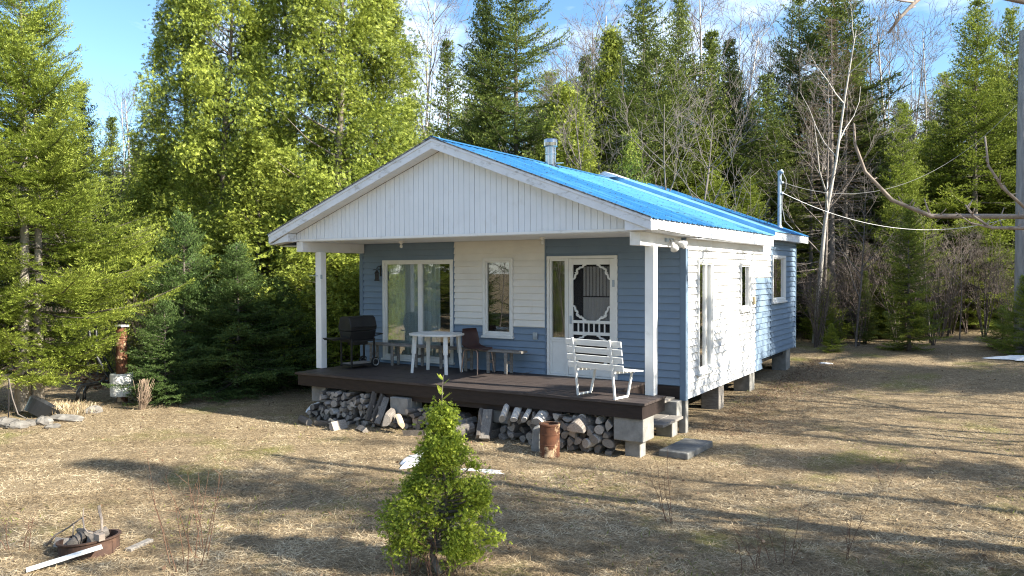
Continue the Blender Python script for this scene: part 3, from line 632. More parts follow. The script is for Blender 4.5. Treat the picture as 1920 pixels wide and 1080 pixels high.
# blocks and piers
for x, y, z1, w, h in ((-6.30, -1.72, -.242, .36, .29), (-4.25, -1.90, -.27, .38, .28), (-2.30, -1.72, -.242, .34, .30), (-.12, -1.80, -.242, .46, .33)):
    mb = MB(); mb.box(x-w/2, x+w/2, y-.2, y+.2, z1-h, z1); mb.box(x-.12, x+.12, y-.05, y+.16, -.85, z1-h-.003); part(mb, 'concrete_block', M['conc'], bevel=.012)
mb = MB(); mb.box(-.42, -.02, -.30, -.06, -.55, -.242); mb.box(-.36, -.08, -.34, -.10, -.86, -.553); part(mb, 'foundation_block', M['conc'], bevel=.012)
mb = MB(); mb.box(-.10, .02, .005, .13, -.86, -.265); part(mb, 'corner_footing', M['conc'], bevel=.01)
for y, w, z0, zt in ((2.05, .30, -.80, -.27), (4.15, .36, -.72, -.27), (7.35, .42, -.60, -.05)):
    mb = MB(); mb.box(-.36, -.02, y-w/2, y+w/2, z0-.05, zt); part(mb, 'foundation_pier', M['conc'] if y > 2.1 else M['greywood'], bevel=.015)
for x in (-6.7, -3.5):
    for y in (.4, 4, 7.4):
        mb = MB(); mb.box(x-.18, x+.18, y-.18, y+.18, -.9, -.17); part(mb, 'foundation_pier', M['conc'], bevel=.015)
mb = MB(); mb.box(-W_+.02, -.37, 2.0, 2.12, -.32, -.17); mb.box(-W_+.02, -.37, 4.1, 4.22, -.32, -.17); part(mb, 'floor_joist', M['skirt'])
# ------------------------------------------------------------------ things on the porch
def on_deck(x, y): return (x, y, DK+.004)
# white slatted bench, back towards the yard
bench = tag(empty('garden_bench', on_deck(-.62, -1.80), R(-11)), 'white slatted bench with its back to the yard at the front edge of the porch', 'bench')
def slats(rows, name, th=.02):
    mb = MB(); 
    for (y, z, hh, up) in rows: mb.bar((-.50, y, z), (.50, y, z), th, hh, 0, up=up)
    return mb.build(name, M['paintwood'], bench, bevel=.004)
lean = (0, -.16, 1)
slats([(-.17-.16*(z-.42), z, .088, lean) for z in (.46, .575, .69, .805)], 'backrest')
slats([(-.09+i*.095, .42-.008*i, .08, (0, 1, -.08)) for i in range(5)], 'seat')
for s in (-.335, .335):
    mb = MB(); mb.bar((s, -.150, .0), (s, -.215, .42), .03, .03); mb.bar((s, -.215, .42), (s, -.285, .87), .03, .03)
    mb.bar((s, -.15, .018), (s, .17, .018), .03, .03); mb.bar((s, .17, .03), (s, .29, .395), .03, .03); mb.bar((s, -.19, .39), (s, .33, .365), .03, .03)
    mb.build('leg', M['paintwood'], bench, bevel=.004)
# white plastic table
tb = tag(empty('plastic_table', on_deck(-4.43, -.80), R(4)), 'white plastic patio table with splayed legs beside the brown chair', 'table')
mb = MB(); prof = []
n = 28
def oval(z, a, b): return [(a*math.copysign(abs(math.cos(t))**.75, math.cos(t)), b*math.copysign(abs(math.sin(t))**.75, math.sin(t)), z) for t in [2*math.pi*i/n for i in range(n)]]
rows = [oval(.685, .46, .35), oval(.685, .50, .39), oval(.712, .505, .395), oval(.722, .49, .38), oval(.716, .46, .35), oval(.716, .05, .04)]
for r_ in rows: mb.v.extend(r_)
for i in range(len(rows)-1):
    for j in range(n): mb.f.append((i*n+j, i*n+(j+1) % n, (i+1)*n+(j+1) % n, (i+1)*n+j)); mb.m.append(0)
mb.f.append(tuple(5*n+j for j in range(n))); mb.m.append(0)
mb.build('tabletop', M['plastic'], tb)
for sx in (-1, 1):
    for sy in (-1, 1):
        mb = MB(); mb.bar((sx*.33, sy*.22, .69), (sx*.345, sy*.24, .35), .08, .065); mb.bar((sx*.345, sy*.24, .352), (sx*.37, sy*.26, 0), .058, .05); mb.build('leg', M['plastic'], tb, bevel=.008)
# brown shell chair
chx = tag(empty('shell_chair', on_deck(-3.78, -.42), R(-12)), 'brown plastic shell chair with thin metal tube legs beside the white table', 'chair')
mb = MB(); prof = [(-.25, .80, .17), (-.235, .70, .20), (-.215, .58, .215), (-.19, .50, .22), (-.13, .455, .215), (0, .435, .21), (.12, .440, .205), (.19, .445, .19), (.215, .425, .17)]
m2 = 9; th = .008
for off in (0, -th):
    for x, z, hw in prof:
        for j in range(m2):
            t = j/(m2-1)*2-1; c = .035*t*t
            mb.v.append((x+(c if z > .5 else 0)+(off if z > .5 else 0), t*hw, z+(c*.7 if z <= .5 else 0)+(off if z <= .5 else 0)))
k = len(prof)
for o_ in (0, 1):
    for i in range(k-1):
        for j in range(m2-1): b = o_*k*m2; mb.f.append((b+i*m2+j, b+i*m2+j+1, b+(i+1)*m2+j+1, b+(i+1)*m2+j)); mb.m.append(0)
def edge(i, j, i2, j2): mb.f.append((i*m2+j, i2*m2+j2, k*m2+i2*m2+j2, k*m2+i*m2+j)); mb.m.append(0)
for i in range(k-1): edge(i, 0, i+1, 0); edge(i, m2-1, i+1, m2-1)
for j in range(m2-1): edge(0, j, 0, j+1); edge(k-1, j, k-1, j+1)
mb.build('seat_shell', M['brownplastic'], chx, smooth=True)
for sx, sy in ((-1, -1), (-1, 1), (1, -1), (1, 1)):
    mb = MB(); mb.tube([(sx*.04, sy*.15, .428), (sx*.15, sy*.17, .415), (sx*.18, sy*.18, .38), (sx*.215, sy*.215, 0)], .011, 8); mb.build('leg', M['copper'], chx)
# long grey plank bench along the wall
lb = tag(empty('plank_bench', on_deck(-4.70, -.27)), 'long weathered grey plank bench standing against the blue wall', 'bench')
mb = MB(); mb.box(-1.85, 1.84, -.13, .0, .385, .425); mb.box(-1.83, 1.82, .008, .12, .385, .422); mb.build('seat', M['greywood'], lb, bevel=.004)
for x in (-1.7, -1.15, -.55, .05, .62, 1.12, 1.50):
    mb = MB(); mb.box(x-.028, x+.028, -.12, -.09, 0, .384); mb.box(x-.028, x+.028, .07, .10, 0, .384); mb.bar((x, -.1, .2), (x, .09, .2), .03, .05); mb.build('leg', M['greywood'], lb, bevel=.003)
# barbecue
gr = tag(empty('barbecue_grill', on_deck(-6.24, -.93), R(80)), 'black covered gas barbecue on a wheeled cart at the left end of the porch', 'grill')
LX, LY = .27, .16
mb = MB()
hood = [(-.19, .72), (-.205, .80), (-.15, .965), (-.09, .995), (.09, .995), (.15, .965), (.205, .80), (.19, .72)]
mb.prism(hood, lambda u, v, t: (t, u, v), -.31, .31); mb.build('hood', M['black'], gr, bevel=.012)
mb = MB(); mb.prism([(-.19, .715), (-.13, .53), (.13, .53), (.19, .715)], lambda u, v, t: (t*(1-.0), u, v), -.30, .30); mb.box(-.17, .17, -.10, .10, .44, .529); mb.build('firebox', M['black'], gr, bevel=.01)
mb = MB(); mb.bar((-.2, -.20, .80), (-.2, -.235, .80), .02, .02); mb.bar((.2, -.20, .80), (.2, -.235, .80), .02, .02); mb.tube([(-.24, -.24, .80), (.24, -.24, .80)], .012, 8); mb.build('hood_handle', M['black'], gr)
for sx in (-1, 1):
    for sy in (-1, 1):
        mb = MB(); mb.bar((sx*LX, sy*LY, .03 if sx < 0 else .05), (sx*LX, sy*LY, .56), .03, .03, up=(1, 0, 0)); mb.build('leg', M['black'], gr, bevel=.003)
for z in (.52, .07):
    mb = MB(); [mb.bar((-LX-.012, sy*LY, z), (LX+.012, sy*LY, z), .025, .03) for sy in (-1, 1)]; [mb.bar((sx*LX, -LY-.012, z), (sx*LX, LY+.012, z), .024, .028) for sx in (-1, 1)]
    mb.build('cart_frame', M['black'], gr)
mb = MB(); mb.box(-LX+.01, LX-.01, -LY+.01, LY-.01, .086, .10); mb.build('bottom_shelf', M['greywood'], gr)
mb = MB(); mb.box(-.70, -.32, -.15, .15, .585, .605); mb.bar((-.68, -.13, .575), (-.28, -.13, .575), .02, .02); mb.bar((-.68, .13, .575), (-.28, .13, .575), .02, .02); mb.build('side_shelf', M['black'], gr, bevel=.004)
mb = MB(); mb.tube([(.28, -.14, .60), (.50, -.14, .63), (.52, -.10, .63), (.52, .10, .63), (.50, .14, .63), (.28, .14, .60)], .011, 8); mb.build('push_handle', M['black'], gr)
for sy in (-1, 1):
    mb = MB(); c = (0, 0, 0)
    pr = [(.060, -.018), (.085, -.02), (.095, -.012), (.095, .012), (.085, .02), (.060, .018), (.060, -.018)]
    mb.lathe(pr, 24, (0, 0, 0)); mb.v = [(x+LX+.0, z+sy*(LY+.035), y+.097) for x, y, z in mb.v]; wh = mb.build('wheel', M['rub'], gr)
    mb = MB(); mb.lathe([(0, -.012), (.058, -.012), (.07, -.022), (.07, .022), (.058, .012), (0, .012)], 24); mb.v = [(x+LX, z+sy*(LY+.035), y+.097) for x, y, z in mb.v]; mb.build('rim', M['frame'], wh)
    mb = MB(); mb.lathe([(0, -.024), (.05, -.024), (.056, -.014), (.056, .014), (.05, .024), (0, .024)], 20); mb.v = [(x+LX, z+sy*(LY+.035), y+.097) for x, y, z in mb.v]; mb.build('hubcap', M['black'], wh)
# hanging lantern on a bracket
ln_t = tag(empty('wall_lantern', (-6.43, -.03, DK+1.86)), 'black hanging lantern on a scroll bracket left of the patio door', 'lantern')
mb = MB(); mb.bar((0, .0, -.1), (0, .0, .12), .02, .02, up=(0, 1, 0)); mb.tube([(0, 0, .10), (0, -.06, .11), (0, -.11, .08), (0, -.12, .05)], .008, 6); mb.tube([(0, 0, .04), (-.05, -.06, .05), (-.14, -.08, .03)], .007, 6); mb.build('bracket', M['black'], ln_t)
mb = MB(); mb.lathe([(0, .03), (.02, .025), (.03, .0), (.05, -.03), (.05, -.045), (.04, -.05), (.04, -.16), (.055, -.165), (.055, -.19), (0, -.195)], 12, (0, -.12, 0)); mb.build('lantern_body', M['black'], ln_t)
# twig bits on deck by the door
mb = MB(); mb.tube([(0, 0, .01), (.12, .03, .012), (.25, .01, .05)], [.006, .005, .003], 5); mb.tube([(.1, .03, .012), (.2, .07, .03), (.27, .10, .06)], [.005, .004, .002], 5)
ot = mb.build('fallen_twig', M['twig']); ot.location = on_deck(-3.05, -.18); tag(ot, 'small dry twig lying on the deck under the outlet box', 'twig')

# ------------------------------------------------------------------ firewood: every log its own object
def log_mesh(kind, seed):
    r = random.Random(seed); n = 12; Lh = .5; mb = MB()
    if kind == 'round': prof = [(math.cos(2*math.pi*i/n)*r.uniform(.92, 1.05), math.sin(2*math.pi*i/n)*r.uniform(.92, 1.05)) for i in range(n)]
    elif kind == 'half': prof = [(math.cos(math.pi*i/8)*r.uniform(1.0, 1.15), math.sin(math.pi*i/8)*r.uniform(1.0, 1.15)-.45) for i in range(9)]+[(-.5, -.5+r.uniform(-.06, .06)), (.45, -.5+r.uniform(-.06, .06))]
    else: 
        sp = r.uniform(1.2, 1.7); prof = [(0+r.uniform(-.1, .1), -.95)]+[(1.25*math.sin(-sp/2+sp*i/5)*r.uniform(.95, 1.1), -.75+1.65*math.cos(-sp/2+sp*i/5)*r.uniform(.94, 1.06)) for i in range(6)]
    k = len(prof); rings = []
    for t in (-1, -.98, -.3, .35, .98, 1):
        sc = (.94 if abs(t) == 1 else 1)*r.uniform(.96, 1.04); ox, oz = r.uniform(-.06, .06), r.uniform(-.06, .06)
        rings.append(len(mb.v)); mb.v.extend([(u*sc+ox, t*Lh, v*sc+oz) for u, v in prof])
    for a, b in zip(rings, rings[1:]):
        for j in range(k): 
            flat = (kind == 'half' and j >= 8) or (kind == 'wedge' and (j == 0 or j == k-1))
            mb.f.append((a+j, a+(j+1) % k, b+(j+1) % k, b+j)); mb.m.append(1 if flat else 0)
    mb.f.append(tuple(rings[0]+j for j in range(k))); mb.m.append(1)
    mb.f.append(tuple(rings[-1]+j for j in range(k-1, -1, -1))); mb.m.append(1)
    return mb
LOGS = []
_i = 0
for kind, cnt in (('round', 3), ('half', 5), ('wedge', 10)):
    for q in range(cnt):
        mb = log_mesh(kind, 100+_i); _i += 1
        o = mb.build('firewood_log', [M['logbark'], M['logend']]); me = o.data; bpy.data.objects.remove(o); LOGS.append((kind, me))
BIR = []
for q in range(4):
    o = log_mesh('round' if q < 3 else 'half', 300+q).build('firewood_log', [M['logbirch'], M['logend']]); BIR.append(o.data); bpy.data.objects.remove(o)
o = log_mesh('round', 330).build('firewood_log', [M['logbark'], M['freshend']]); FRESH = o.data; bpy.data.objects.remove(o)
o = log_mesh('half', 331).build('firewood_log', [M['freshsplit'], M['freshsplit']]); SPLIT = o.data; bpy.data.objects.remove(o)
def put_log(me, x, y, z, r, ln=.38, yaw=0, pitch=0, roll=0, label=None, group=None):
    o = bpy.data.objects.new('firewood_log', me); COL.objects.link(o); o.location = (x, y, z)
    o.rotation_mode = 'XYZ'
    o.rotation_euler = (Matrix.Rotation(yaw, 3, 'Z') @ Matrix.Rotation(pitch, 3, 'X') @ Matrix.Rotation(roll, 3, 'Y')).to_euler()
    o.scale = (r*(1+.22*math.sin(x*91+z*57)), ln, r*(1-.18*math.sin(x*91+z*57))); tag(o, label, 'firewood', group); return o
def pack(x0, x1, top, rmin, rmax, seed, label, group, yf=-2.02, birch=.06, blocked=()):
    r = random.Random(seed); cs = []; fails = 0
    while fails < 40 and len(cs) < 130:
        rad = r.uniform(rmin, rmax); best = None
        for _ in range(26):
            x = r.uniform(x0+rad, x1-rad); z = gz(x, yf)+rad*.7
            for cx_, cz_, cr in cs:
                d = abs(x-cx_); s = (rad+cr)*.93
                if d < s: z = max(z, cz_+math.sqrt(s*s-d*d))
            for b0, b1, bz in blocked:
                if b0-rad < x < b1+rad and z+rad > bz: z = 99
            if z+rad*.8 < top(x) and (best is None or z < best[1]): best = (x, z)
        if best is None: fails += 1; continue
        cs.append((*best, rad)); x, z = best
        if r.random() < birch: me = r.choice(BIR)
        else: me = r.choice(LOGS)[1]
        put_log(me, x, yf+.15+r.uniform(-.10, .06), z, rad*1.06, r.uniform(.34, .42), r.gauss(0, .16), r.uniform(-.10, .12), r.uniform(0, 6.28), label, group)
topL = lambda x: DK-.26 if x < -5.0 else DK-.40-.10*(x+5.0)
pack(-6.42, -4.62, topL, .038, .066, 11, 'grey split log in the tall stack at the left end of the porch', 'logs in the tall stack under the left end of the porch', yf=-2.06, blocked=[(-6.48, -6.12, DK-.55)])
pack(-4.55, -2.75, lambda x: DK-.47+.07*math.sin(x*3), .042, .075, 12, 'weathered log in the low heap under the middle of the porch', 'logs in the low heap under the middle of the porch', yf=-2.02, blocked=[(-4.45, -4.05, DK-.60)])
pack(-2.60, -.30, lambda x: DK-.30-.05*math.sin(x*2), .05, .085, 13, 'grey split log in the stack at the right end of the porch', 'logs in the stack under the right end of the porch', yf=-2.0, birch=.10, blocked=[(-2.47, -2.13, DK-.56), (-.36, .2, DK-.6)])
# the ones that stand out
put_log(BIR[0], -2.12, -2.12, .50, .062, .44, .35, .40, .4, 'white birch log lying slanted on top of the stack, nearest the middle block', 'leaning birch logs')
put_log(BIR[1], -1.92, -2.10, .49, .052, .42, .30, .36, 1.4, 'thin white birch log second from the middle concrete block', 'leaning birch logs')
put_log(BIR[2], -1.74, -2.08, .49, .046, .40, .26, .34, 2.4, 'thinnest birch log with a pale round end on top of the stack', 'leaning birch logs')
put_log(BIR[3], -1.50, -2.06, .47, .10, .42, .15, .30, .2, 'wide half round birch log behind the rusty barrel', 'leaning birch logs')
put_log([m for k_, m in LOGS if k_ == 'half'][0], -.86, -2.06, .44, .125, .42, .1, .26, 0.1, 'wide half log on top of the right stack under the bench')
put_log(FRESH, -2.74, -2.36, .19, .085, .34, -.5, .12, 1.0, 'round log with a fresh orange cut end beside the leaning splits')
put_log(SPLIT, -4.02, -2.34, .20, .065, .30, .9, .35, .9, 'pale fresh split log on the heap by the hanging concrete block')
put_log(LOGS[6][1], -4.28, -2.30, .22, .11, .34, .4, .15, 1.9, 'thick grey split log lying beside the pale fresh split')
put_log(LOGS[9][1], -2.52, -2.22, .28, .075, .50, .45, .80, 0.8, 'dark split log leaning upright left of the birch logs')
put_log(LOGS[11][1], -2.40, -2.20, .27, .085, .52, .40, .85, 2.0, 'grey split log leaning upright against the birch logs')
for i, (x, yw, z) in enumerate(((-4.85, .05, .34), (-4.72, -.1, .32), (-4.60, .12, .28))):
    put_log(LOGS[7+i*2][1], x, -2.12, z, .062, .50, yw, 1.15-.1*i, 1.3*i, ('grey log stood on end against the tall left stack', 'second grey log stood on end beside the left stack', 'third leaning log, next to the hanging concrete block')[i])
for i, (x, y, rr_) in enumerate(((-6.05, -2.5, .07), (-5.6, -2.46, .06), (-5.2, -2.55, .075), (-4.7, -2.5, .06), (-3.6, -2.5, .07), (-3.2, -2.42, .055), (-3.0, -2.6, .06))):
    put_log(LOGS[(i*3) % len(LOGS)][1], x, y, gz(x, y)+rr_*.75, rr_, .36, 1.2+i, .03, i, 'dark log lying loose on the ground in front of the stacks', 'loose logs on the ground')
put_log(SPLIT, -5.38, -2.46, gz(-5.4, -2.5)+.06, .042, .40, 1.25, .12, 2.2, 'long pale split log lying in front of the left stack')
# rusty barrel
brl = tag(empty('rusty_barrel', (-1.12, -2.50, gz(-1.1, -2.5))), 'rusty open steel drum standing in front of the woodpile', 'barrel')
mb = MB(); pr = [(.0, .01), (.140, .0), (.144, .02), (.141, .05), (.142, .17), (.146, .18), (.142, .19), (.142, .32), (.146, .33), (.142, .34), (.143, .445), (.152, .455), (.152, .475), (.136, .475), (.134, .45), (.132, .03), (0, .03)]
mb.lathe(pr, 32); mb.build('drum_shell', M['rust'], brl, smooth=False)
mb = MB(); mb.tube([(.13*math.cos(t), .13*math.sin(t), .472) for t in [i*.26 for i in range(25)]], .010, 6); mb.build('rim', M['rust2'], brl)
ck = MB(); ck.prism([(-.12, 0), (.13, 0), (.10, .36), (-.02, .40), (-.11, .35)], lambda u, v, t: (u, t, v), -.09, .09); o = ck.build('concrete_chunk', M['conc'], bevel=.02); o.location = (-1.40, -2.30, gz(-1.4, -2.3)-.02); o.rotation_euler = (0, R(3), R(20)); tag(o, 'broken concrete post standing just left of the rusty barrel', 'concrete block')
# stepping slab
sb = MB(); sb.box(-.24, .22, -.50, .44, 0, .10); o = sb.build('stepping_slab', M['slab'], bevel=.018); o.location = (.44, -1.10, gz(.3, -1)-.01); o.rotation_euler = (R(1), R(-1), R(-4)); tag(o, 'flat grey concrete slab lying on the grass below the porch steps', 'slab')
# snow patches
def patch(name, x, y, rx, ry, h, seed, label, rz=0, ragged=.35, cat='snow patch'):
    r = random.Random(seed); n = 36; mb = MB(); rad = [1+ragged*(.5*math.sin(3*t+seed)+.35*math.sin(5*t+2*seed)+.3*math.sin(9*t+seed*3)+r.uniform(-.2, .2)) for t in [2*math.pi*i/n for i in range(n)]]
    for f, hh in ((1, -.02), (.93, .3), (.75, .8), (.4, 1.0)):
        for i in range(n):
            t = 2*math.pi*i/n; mb.v.append((rx*f*rad[i]*math.cos(t), ry*f*rad[i]*math.sin(t), h*hh*r.uniform(.75, 1.1)))
    for k_ in range(3):
        for i in range(n): mb.f.append((k_*n+i, k_*n+(i+1) % n, (k_+1)*n+(i+1) % n, (k_+1)*n+i)); mb.m.append(0)
    mb.f.append(tuple(3*n+i for i in range(n))); mb.m.append(0)
    o = mb.build(name, M['snow'], smooth=True); o.location = (x, y, gz(x, y)); o.rotation_euler = (0, 0, rz); return tag(o, label, cat)
patch('snow_patch', -2.50, -3.70, .26, .42, .08, 2, 'small white snow patch on the lawn behind the young cedar', .3)
patch('snow_patch', -1.45, -3.72, .30, .08, .012, 4, 'thin melting strip of snow right of the young cedar', .15, .55)
patch('snow_patch', -6.85, -1.30, .24, .30, .14, 3, 'icy white snow lump below the left porch block', .4)
patch('snow_patch', 5.35, 11.0, 1.1, .45, .10, 6, 'bluish snow patch in the shade at the right edge of the lawn', .2)
patch('snow_patch', 0.62, 8.5, .16, .07, .03, 7, 'sliver of snow beside the rear pier of the cabin', .0)
# ------------------------------------------------------------------ trees: generators (meshes at the origin, base at z = 0)
def conifer(seed, H, RM, base=.06, dz=.26, nb=6, bl=.07, bw=.022, tw=.085, sp=.055, up0=.75, low=-.12, tipup=.10, droop=.18, irr=.28, skip=.06, bare=0.0, trunk=.012, shape=.9, maxtw=.55, gap=0.0):
    """trunk mesh, needle mesh and dead-branch count; branches in whorls, flat side twigs, needle clusters as small faces"""
    rg = np.random.default_rng(seed); rd = random.Random(seed)
    wood = MB(); pts = []; kx, ky = rg.uniform(-.02, .02, 2)
    for i in range(9):
        t = i/8; pts.append((kx*H*math.sin(t*2.2), ky*H*math.sin(t*3), H*t*.99))
    tr = trunk*H
    wood.tube(pts, [max(.006, tr*(1-.97*(i/8))*(1.25 if i == 0 else 1)) for i in range(9)], 8)
    axis = lambda z: np.array([kx*H*math.sin(z/H*2.2), ky*H*math.sin(z/H*3), z])
    PS, DS, LS, WS, NS, TS = [], [], [], [], [], []
    z = base*H; side0 = rg.uniform(0, 6.28, 5)
    while z < H*.985:
        f = (z-base*H)/(H*(1-base)); bareness = bare*max(0, 1-f*2.2)
        Lm = RM*((1-f)**shape*.95+.035)*min(1, .60+f*3.2)
        for k in range(nb):
            if rg.random() < skip: continue
            az = rg.uniform(0, 2*np.pi)
            lob = 1+.16*math.sin(2*az+side0[0]+z*.9)+.12*math.sin(3*az+side0[1]-z*1.7)
            if gap and math.sin(az*2+z*1.9+side0[2])*math.sin(z*2.7+side0[3]) > 1-gap: continue
            Lb = Lm*rg.uniform(1-irr, 1+irr*.6)*lob; zz = z+rg.uniform(-.5, .5)*dz
            el = low+(up0-low)*f**1.5+rg.normal(0, .08)
            h = np.array([math.cos(az), math.sin(az), 0.0]); o0 = axis(min(zz, H*.98))
            def pos(t): return o0+h*(Lb*t*math.cos(el))[:, None]+np.array([0, 0, 1.0])*(Lb*(math.sin(el)*t-droop*t*(1-t)*1.2+tipup*t*t*t))[:, None]
            tt = np.array([0, .33, .66, 1.0]); ax = pos(tt)
            r0 = max(.004, .011*Lb+.003)
            wood.tube([tuple(p) for p in ax], [r0, r0*.7, r0*.45, .003], 4 if Lb > .8 else 3, 1, False)
            if rg.random() < bareness:
                for _ in range(5):
                    t = rg.uniform(.3, 1); p = pos(np.array([t]))[0]; a2 = az+rg.uniform(-1.1, 1.1); q = p+np.array([math.cos(a2), math.sin(a2), rg.uniform(-.3, .3)])*Lb*.3*rg.uniform(.5, 1)
                    wood.tube([tuple(p), tuple(q)], [.004, .002], 3, 1, False)
                continue
            nt = max(3, int(Lb*.88/tw)); ts = np.concatenate([np.linspace(.14, .99, nt)]*2)+rg.normal(0, .012, 2*nt); ts = np.clip(ts, .05, 1)
            sgn = np.repeat([1.0, -1.0], nt)
            lt = np.minimum(maxtw, (.40*Lb*(1-ts)**.75+.10))*rg.uniform(.65, 1.15, 2*nt)
            base_p = pos(ts); tang = nrm(pos(np.clip(ts+.03, 0, 1.03))-pos(ts-.03))
            sdv = nrm(np.cross(tang, np.array([0, 0, 1.0]))); upn = np.cross(sdv, tang)
            ang = rg.uniform(.70, 1.05, 2*nt)
            td = nrm(tang*np.cos(ang)[:, None]+sdv*(sgn*np.sin(ang))[:, None]+upn*rg.normal(-.05, .16, 2*nt)[:, None])
            # add the branch axis itself and its tip
            nax = max(2, int(Lb*.7/sp)); ta = np.linspace(.3, 1, nax)
            cnt = np.maximum(2, (lt/sp).astype(int)); idx = np.repeat(np.arange(2*nt), cnt); st = np.concatenate([np.linspace(.12, 1, c) for c in cnt])
            p = base_p[idx]+td[idx]*(lt[idx]*st)[:, None]; d = td[idx]; un = upn[idx]
            p = np.concatenate([p, pos(ta)]); dta = nrm(pos(ta+.02)-pos(ta-.02)); d = np.concatenate([d, dta]); un = np.concatenate([un, np.tile(np.array([0, 0, 1.0]), (nax, 1))]); st2 = np.concatenate([st*.5+ts[idx]*.5, ta])
            p[:, 2] -= .10*np.concatenate([st*lt[idx], np.zeros(nax)])**1.2
            m = len(p)
            for sg in (1, -1, 0):
                s2 = np.cross(d, un); a2 = rg.uniform(.45, .95, m)
                dd = nrm(d*np.cos(a2)[:, None]+s2*(sg*np.sin(a2))[:, None]+un*(rg.normal(.12, .25, m)+(.5 if sg == 0 else 0))[:, None])
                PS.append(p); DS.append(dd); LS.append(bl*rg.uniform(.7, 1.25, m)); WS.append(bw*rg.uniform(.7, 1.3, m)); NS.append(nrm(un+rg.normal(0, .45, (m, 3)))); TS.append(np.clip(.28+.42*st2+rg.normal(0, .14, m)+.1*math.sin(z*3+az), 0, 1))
        z += dz*(1-.45*f)*rg.uniform(.8, 1.2)
    PS, DS, LS, WS, NS, TS = [np.concatenate(a) for a in (PS, DS, LS, WS, NS, TS)]
    V, Fq = blades(PS, DS, LS, WS, NS)
    return wood, V, Fq, TS
def cedar(seed, H, RM, ncl, spr=11, bl=.10, bw=.040, base=.04, profile=None, csize=.34, gapn=.25, trunk=.014, limbs=26):
    rg = np.random.default_rng(seed); wood = MB()
    pts = [(.1*math.sin(i*.9+seed), .1*math.cos(i*1.1+seed), H*.96*i/9) for i in range(10)]
    wood.tube(pts, [max(.01, trunk*H*(1-.95*i/9)*(1.2 if i == 0 else 1)) for i in range(10)], 8)
    prof = profile or (lambda f: min(1, .78+f*1.4)*(1-f**1.45)**.9+.03)
    ph = rg.uniform(0, 6.28, 8); cl = []; tries = 0
    while len(cl) < ncl and tries < ncl*8:
        tries += 1
        f = rg.uniform(0, 1)**1.1*(1-base)+base; az = rg.uniform(0, 2*np.pi)
        lob = 1+.18*math.sin(2*az+ph[0]+f*5)+.20*math.sin(3*az+ph[1]-f*13)+.17*math.sin(4*az+ph[2]+f*H*2.6)
        r = RM*prof(f)*lob*(1-.55*rg.uniform(0, 1)**2.6)
        g = math.sin(az*3+f*H*1.3+ph[3])+math.sin(az*2-f*H*2.1+ph[4])+.7*math.sin(f*H*4.3+az+ph[5])
        if g > 2.0-2.4*gapn and r > .45*RM*prof(f): continue
        cl.append((r*math.cos(az), r*math.sin(az), f*H, az, r))
    C = np.array([c[:3] for c in cl]); AZ = np.array([c[3] for c in cl])
    for i in rg.choice(len(cl), min(limbs*4, len(cl)), replace=False):
        x, y, z, az, r = cl[i]; z0 = max(.2, z-r*.45)
        k = min(9, int(z0/(H*.96)*9)); a = Vector(pts[k]); a.z = z0
        mid = a.lerp(Vector((x, y, z)), .55)+Vector((0, 0, -.08*r))
        wood.tube([a, mid, (x, y, z)], [.010+.012*r, .007+.006*r, .004], 4, 0, False)
    n = len(cl)*spr; idx = np.repeat(np.arange(len(cl)), spr)
    cs = csize*rg.uniform(.6, 1.25, len(cl))[idx]
    off = rg.normal(0, 1, (n, 3))*np.stack([cs, cs, cs*.7], 1)*.62
    outd = np.stack([np.cos(AZ), np.sin(AZ), np.zeros(len(cl))], 1)[idx]
    o = C[idx]+off
    cdir = rg.normal(0, .40, (len(cl), 3))[idx]
    D = nrm(outd*rg.uniform(.4, 1.0, n)[:, None]+cdir+rg.normal(0, .32, (n, 3))+np.stack([np.zeros(n), np.zeros(n), rg.uniform(-.5, .5, n)-.1], 1))
    side = nrm(np.cross(D, rg.normal(0, 1, (n, 3)))); up = np.cross(side, D)
    ct = rg.normal(0, .13, len(cl))[idx]
    PS, DS, LS, WS, NS, TS = [], [], [], [], [], []
    for j, (t, a, l) in enumerate([(0, .0, 1.0), (.2, .8, .9), (.2, -.8, .9), (.55, .7, .9), (.55, -.7, .9), (.9, .6, .8), (.9, -.6, .8), (1.2, .4, .7), (1.2, -.4, .7), (.95, 0, .9)]):
        a = a+rg.normal(0, .12, n)
        PS.append(o+D*(bl*t)[:, None] if isinstance(t, np.ndarray) else o+D*bl*t)
        DS.append(nrm(D*np.cos(a)[:, None]+side*np.sin(a)[:, None]+up*rg.normal(-.12, .15, n)[:, None])); LS.append(bl*l*rg.uniform(.7, 1.3, n)); WS.append(bw*rg.uniform(.7, 1.3, n)); NS.append(up)
        TS.append(np.clip(.42+ct+rg.normal(0, .14, n)+.05*j-.05, 0, 1))
    PS, DS, LS, WS, NS, TS = [np.concatenate(a) for a in (PS, DS, LS, WS, NS, TS)]
    V, Fq = blades(PS, DS, LS, WS, NS, .5)
    return wood, V, Fq, TS
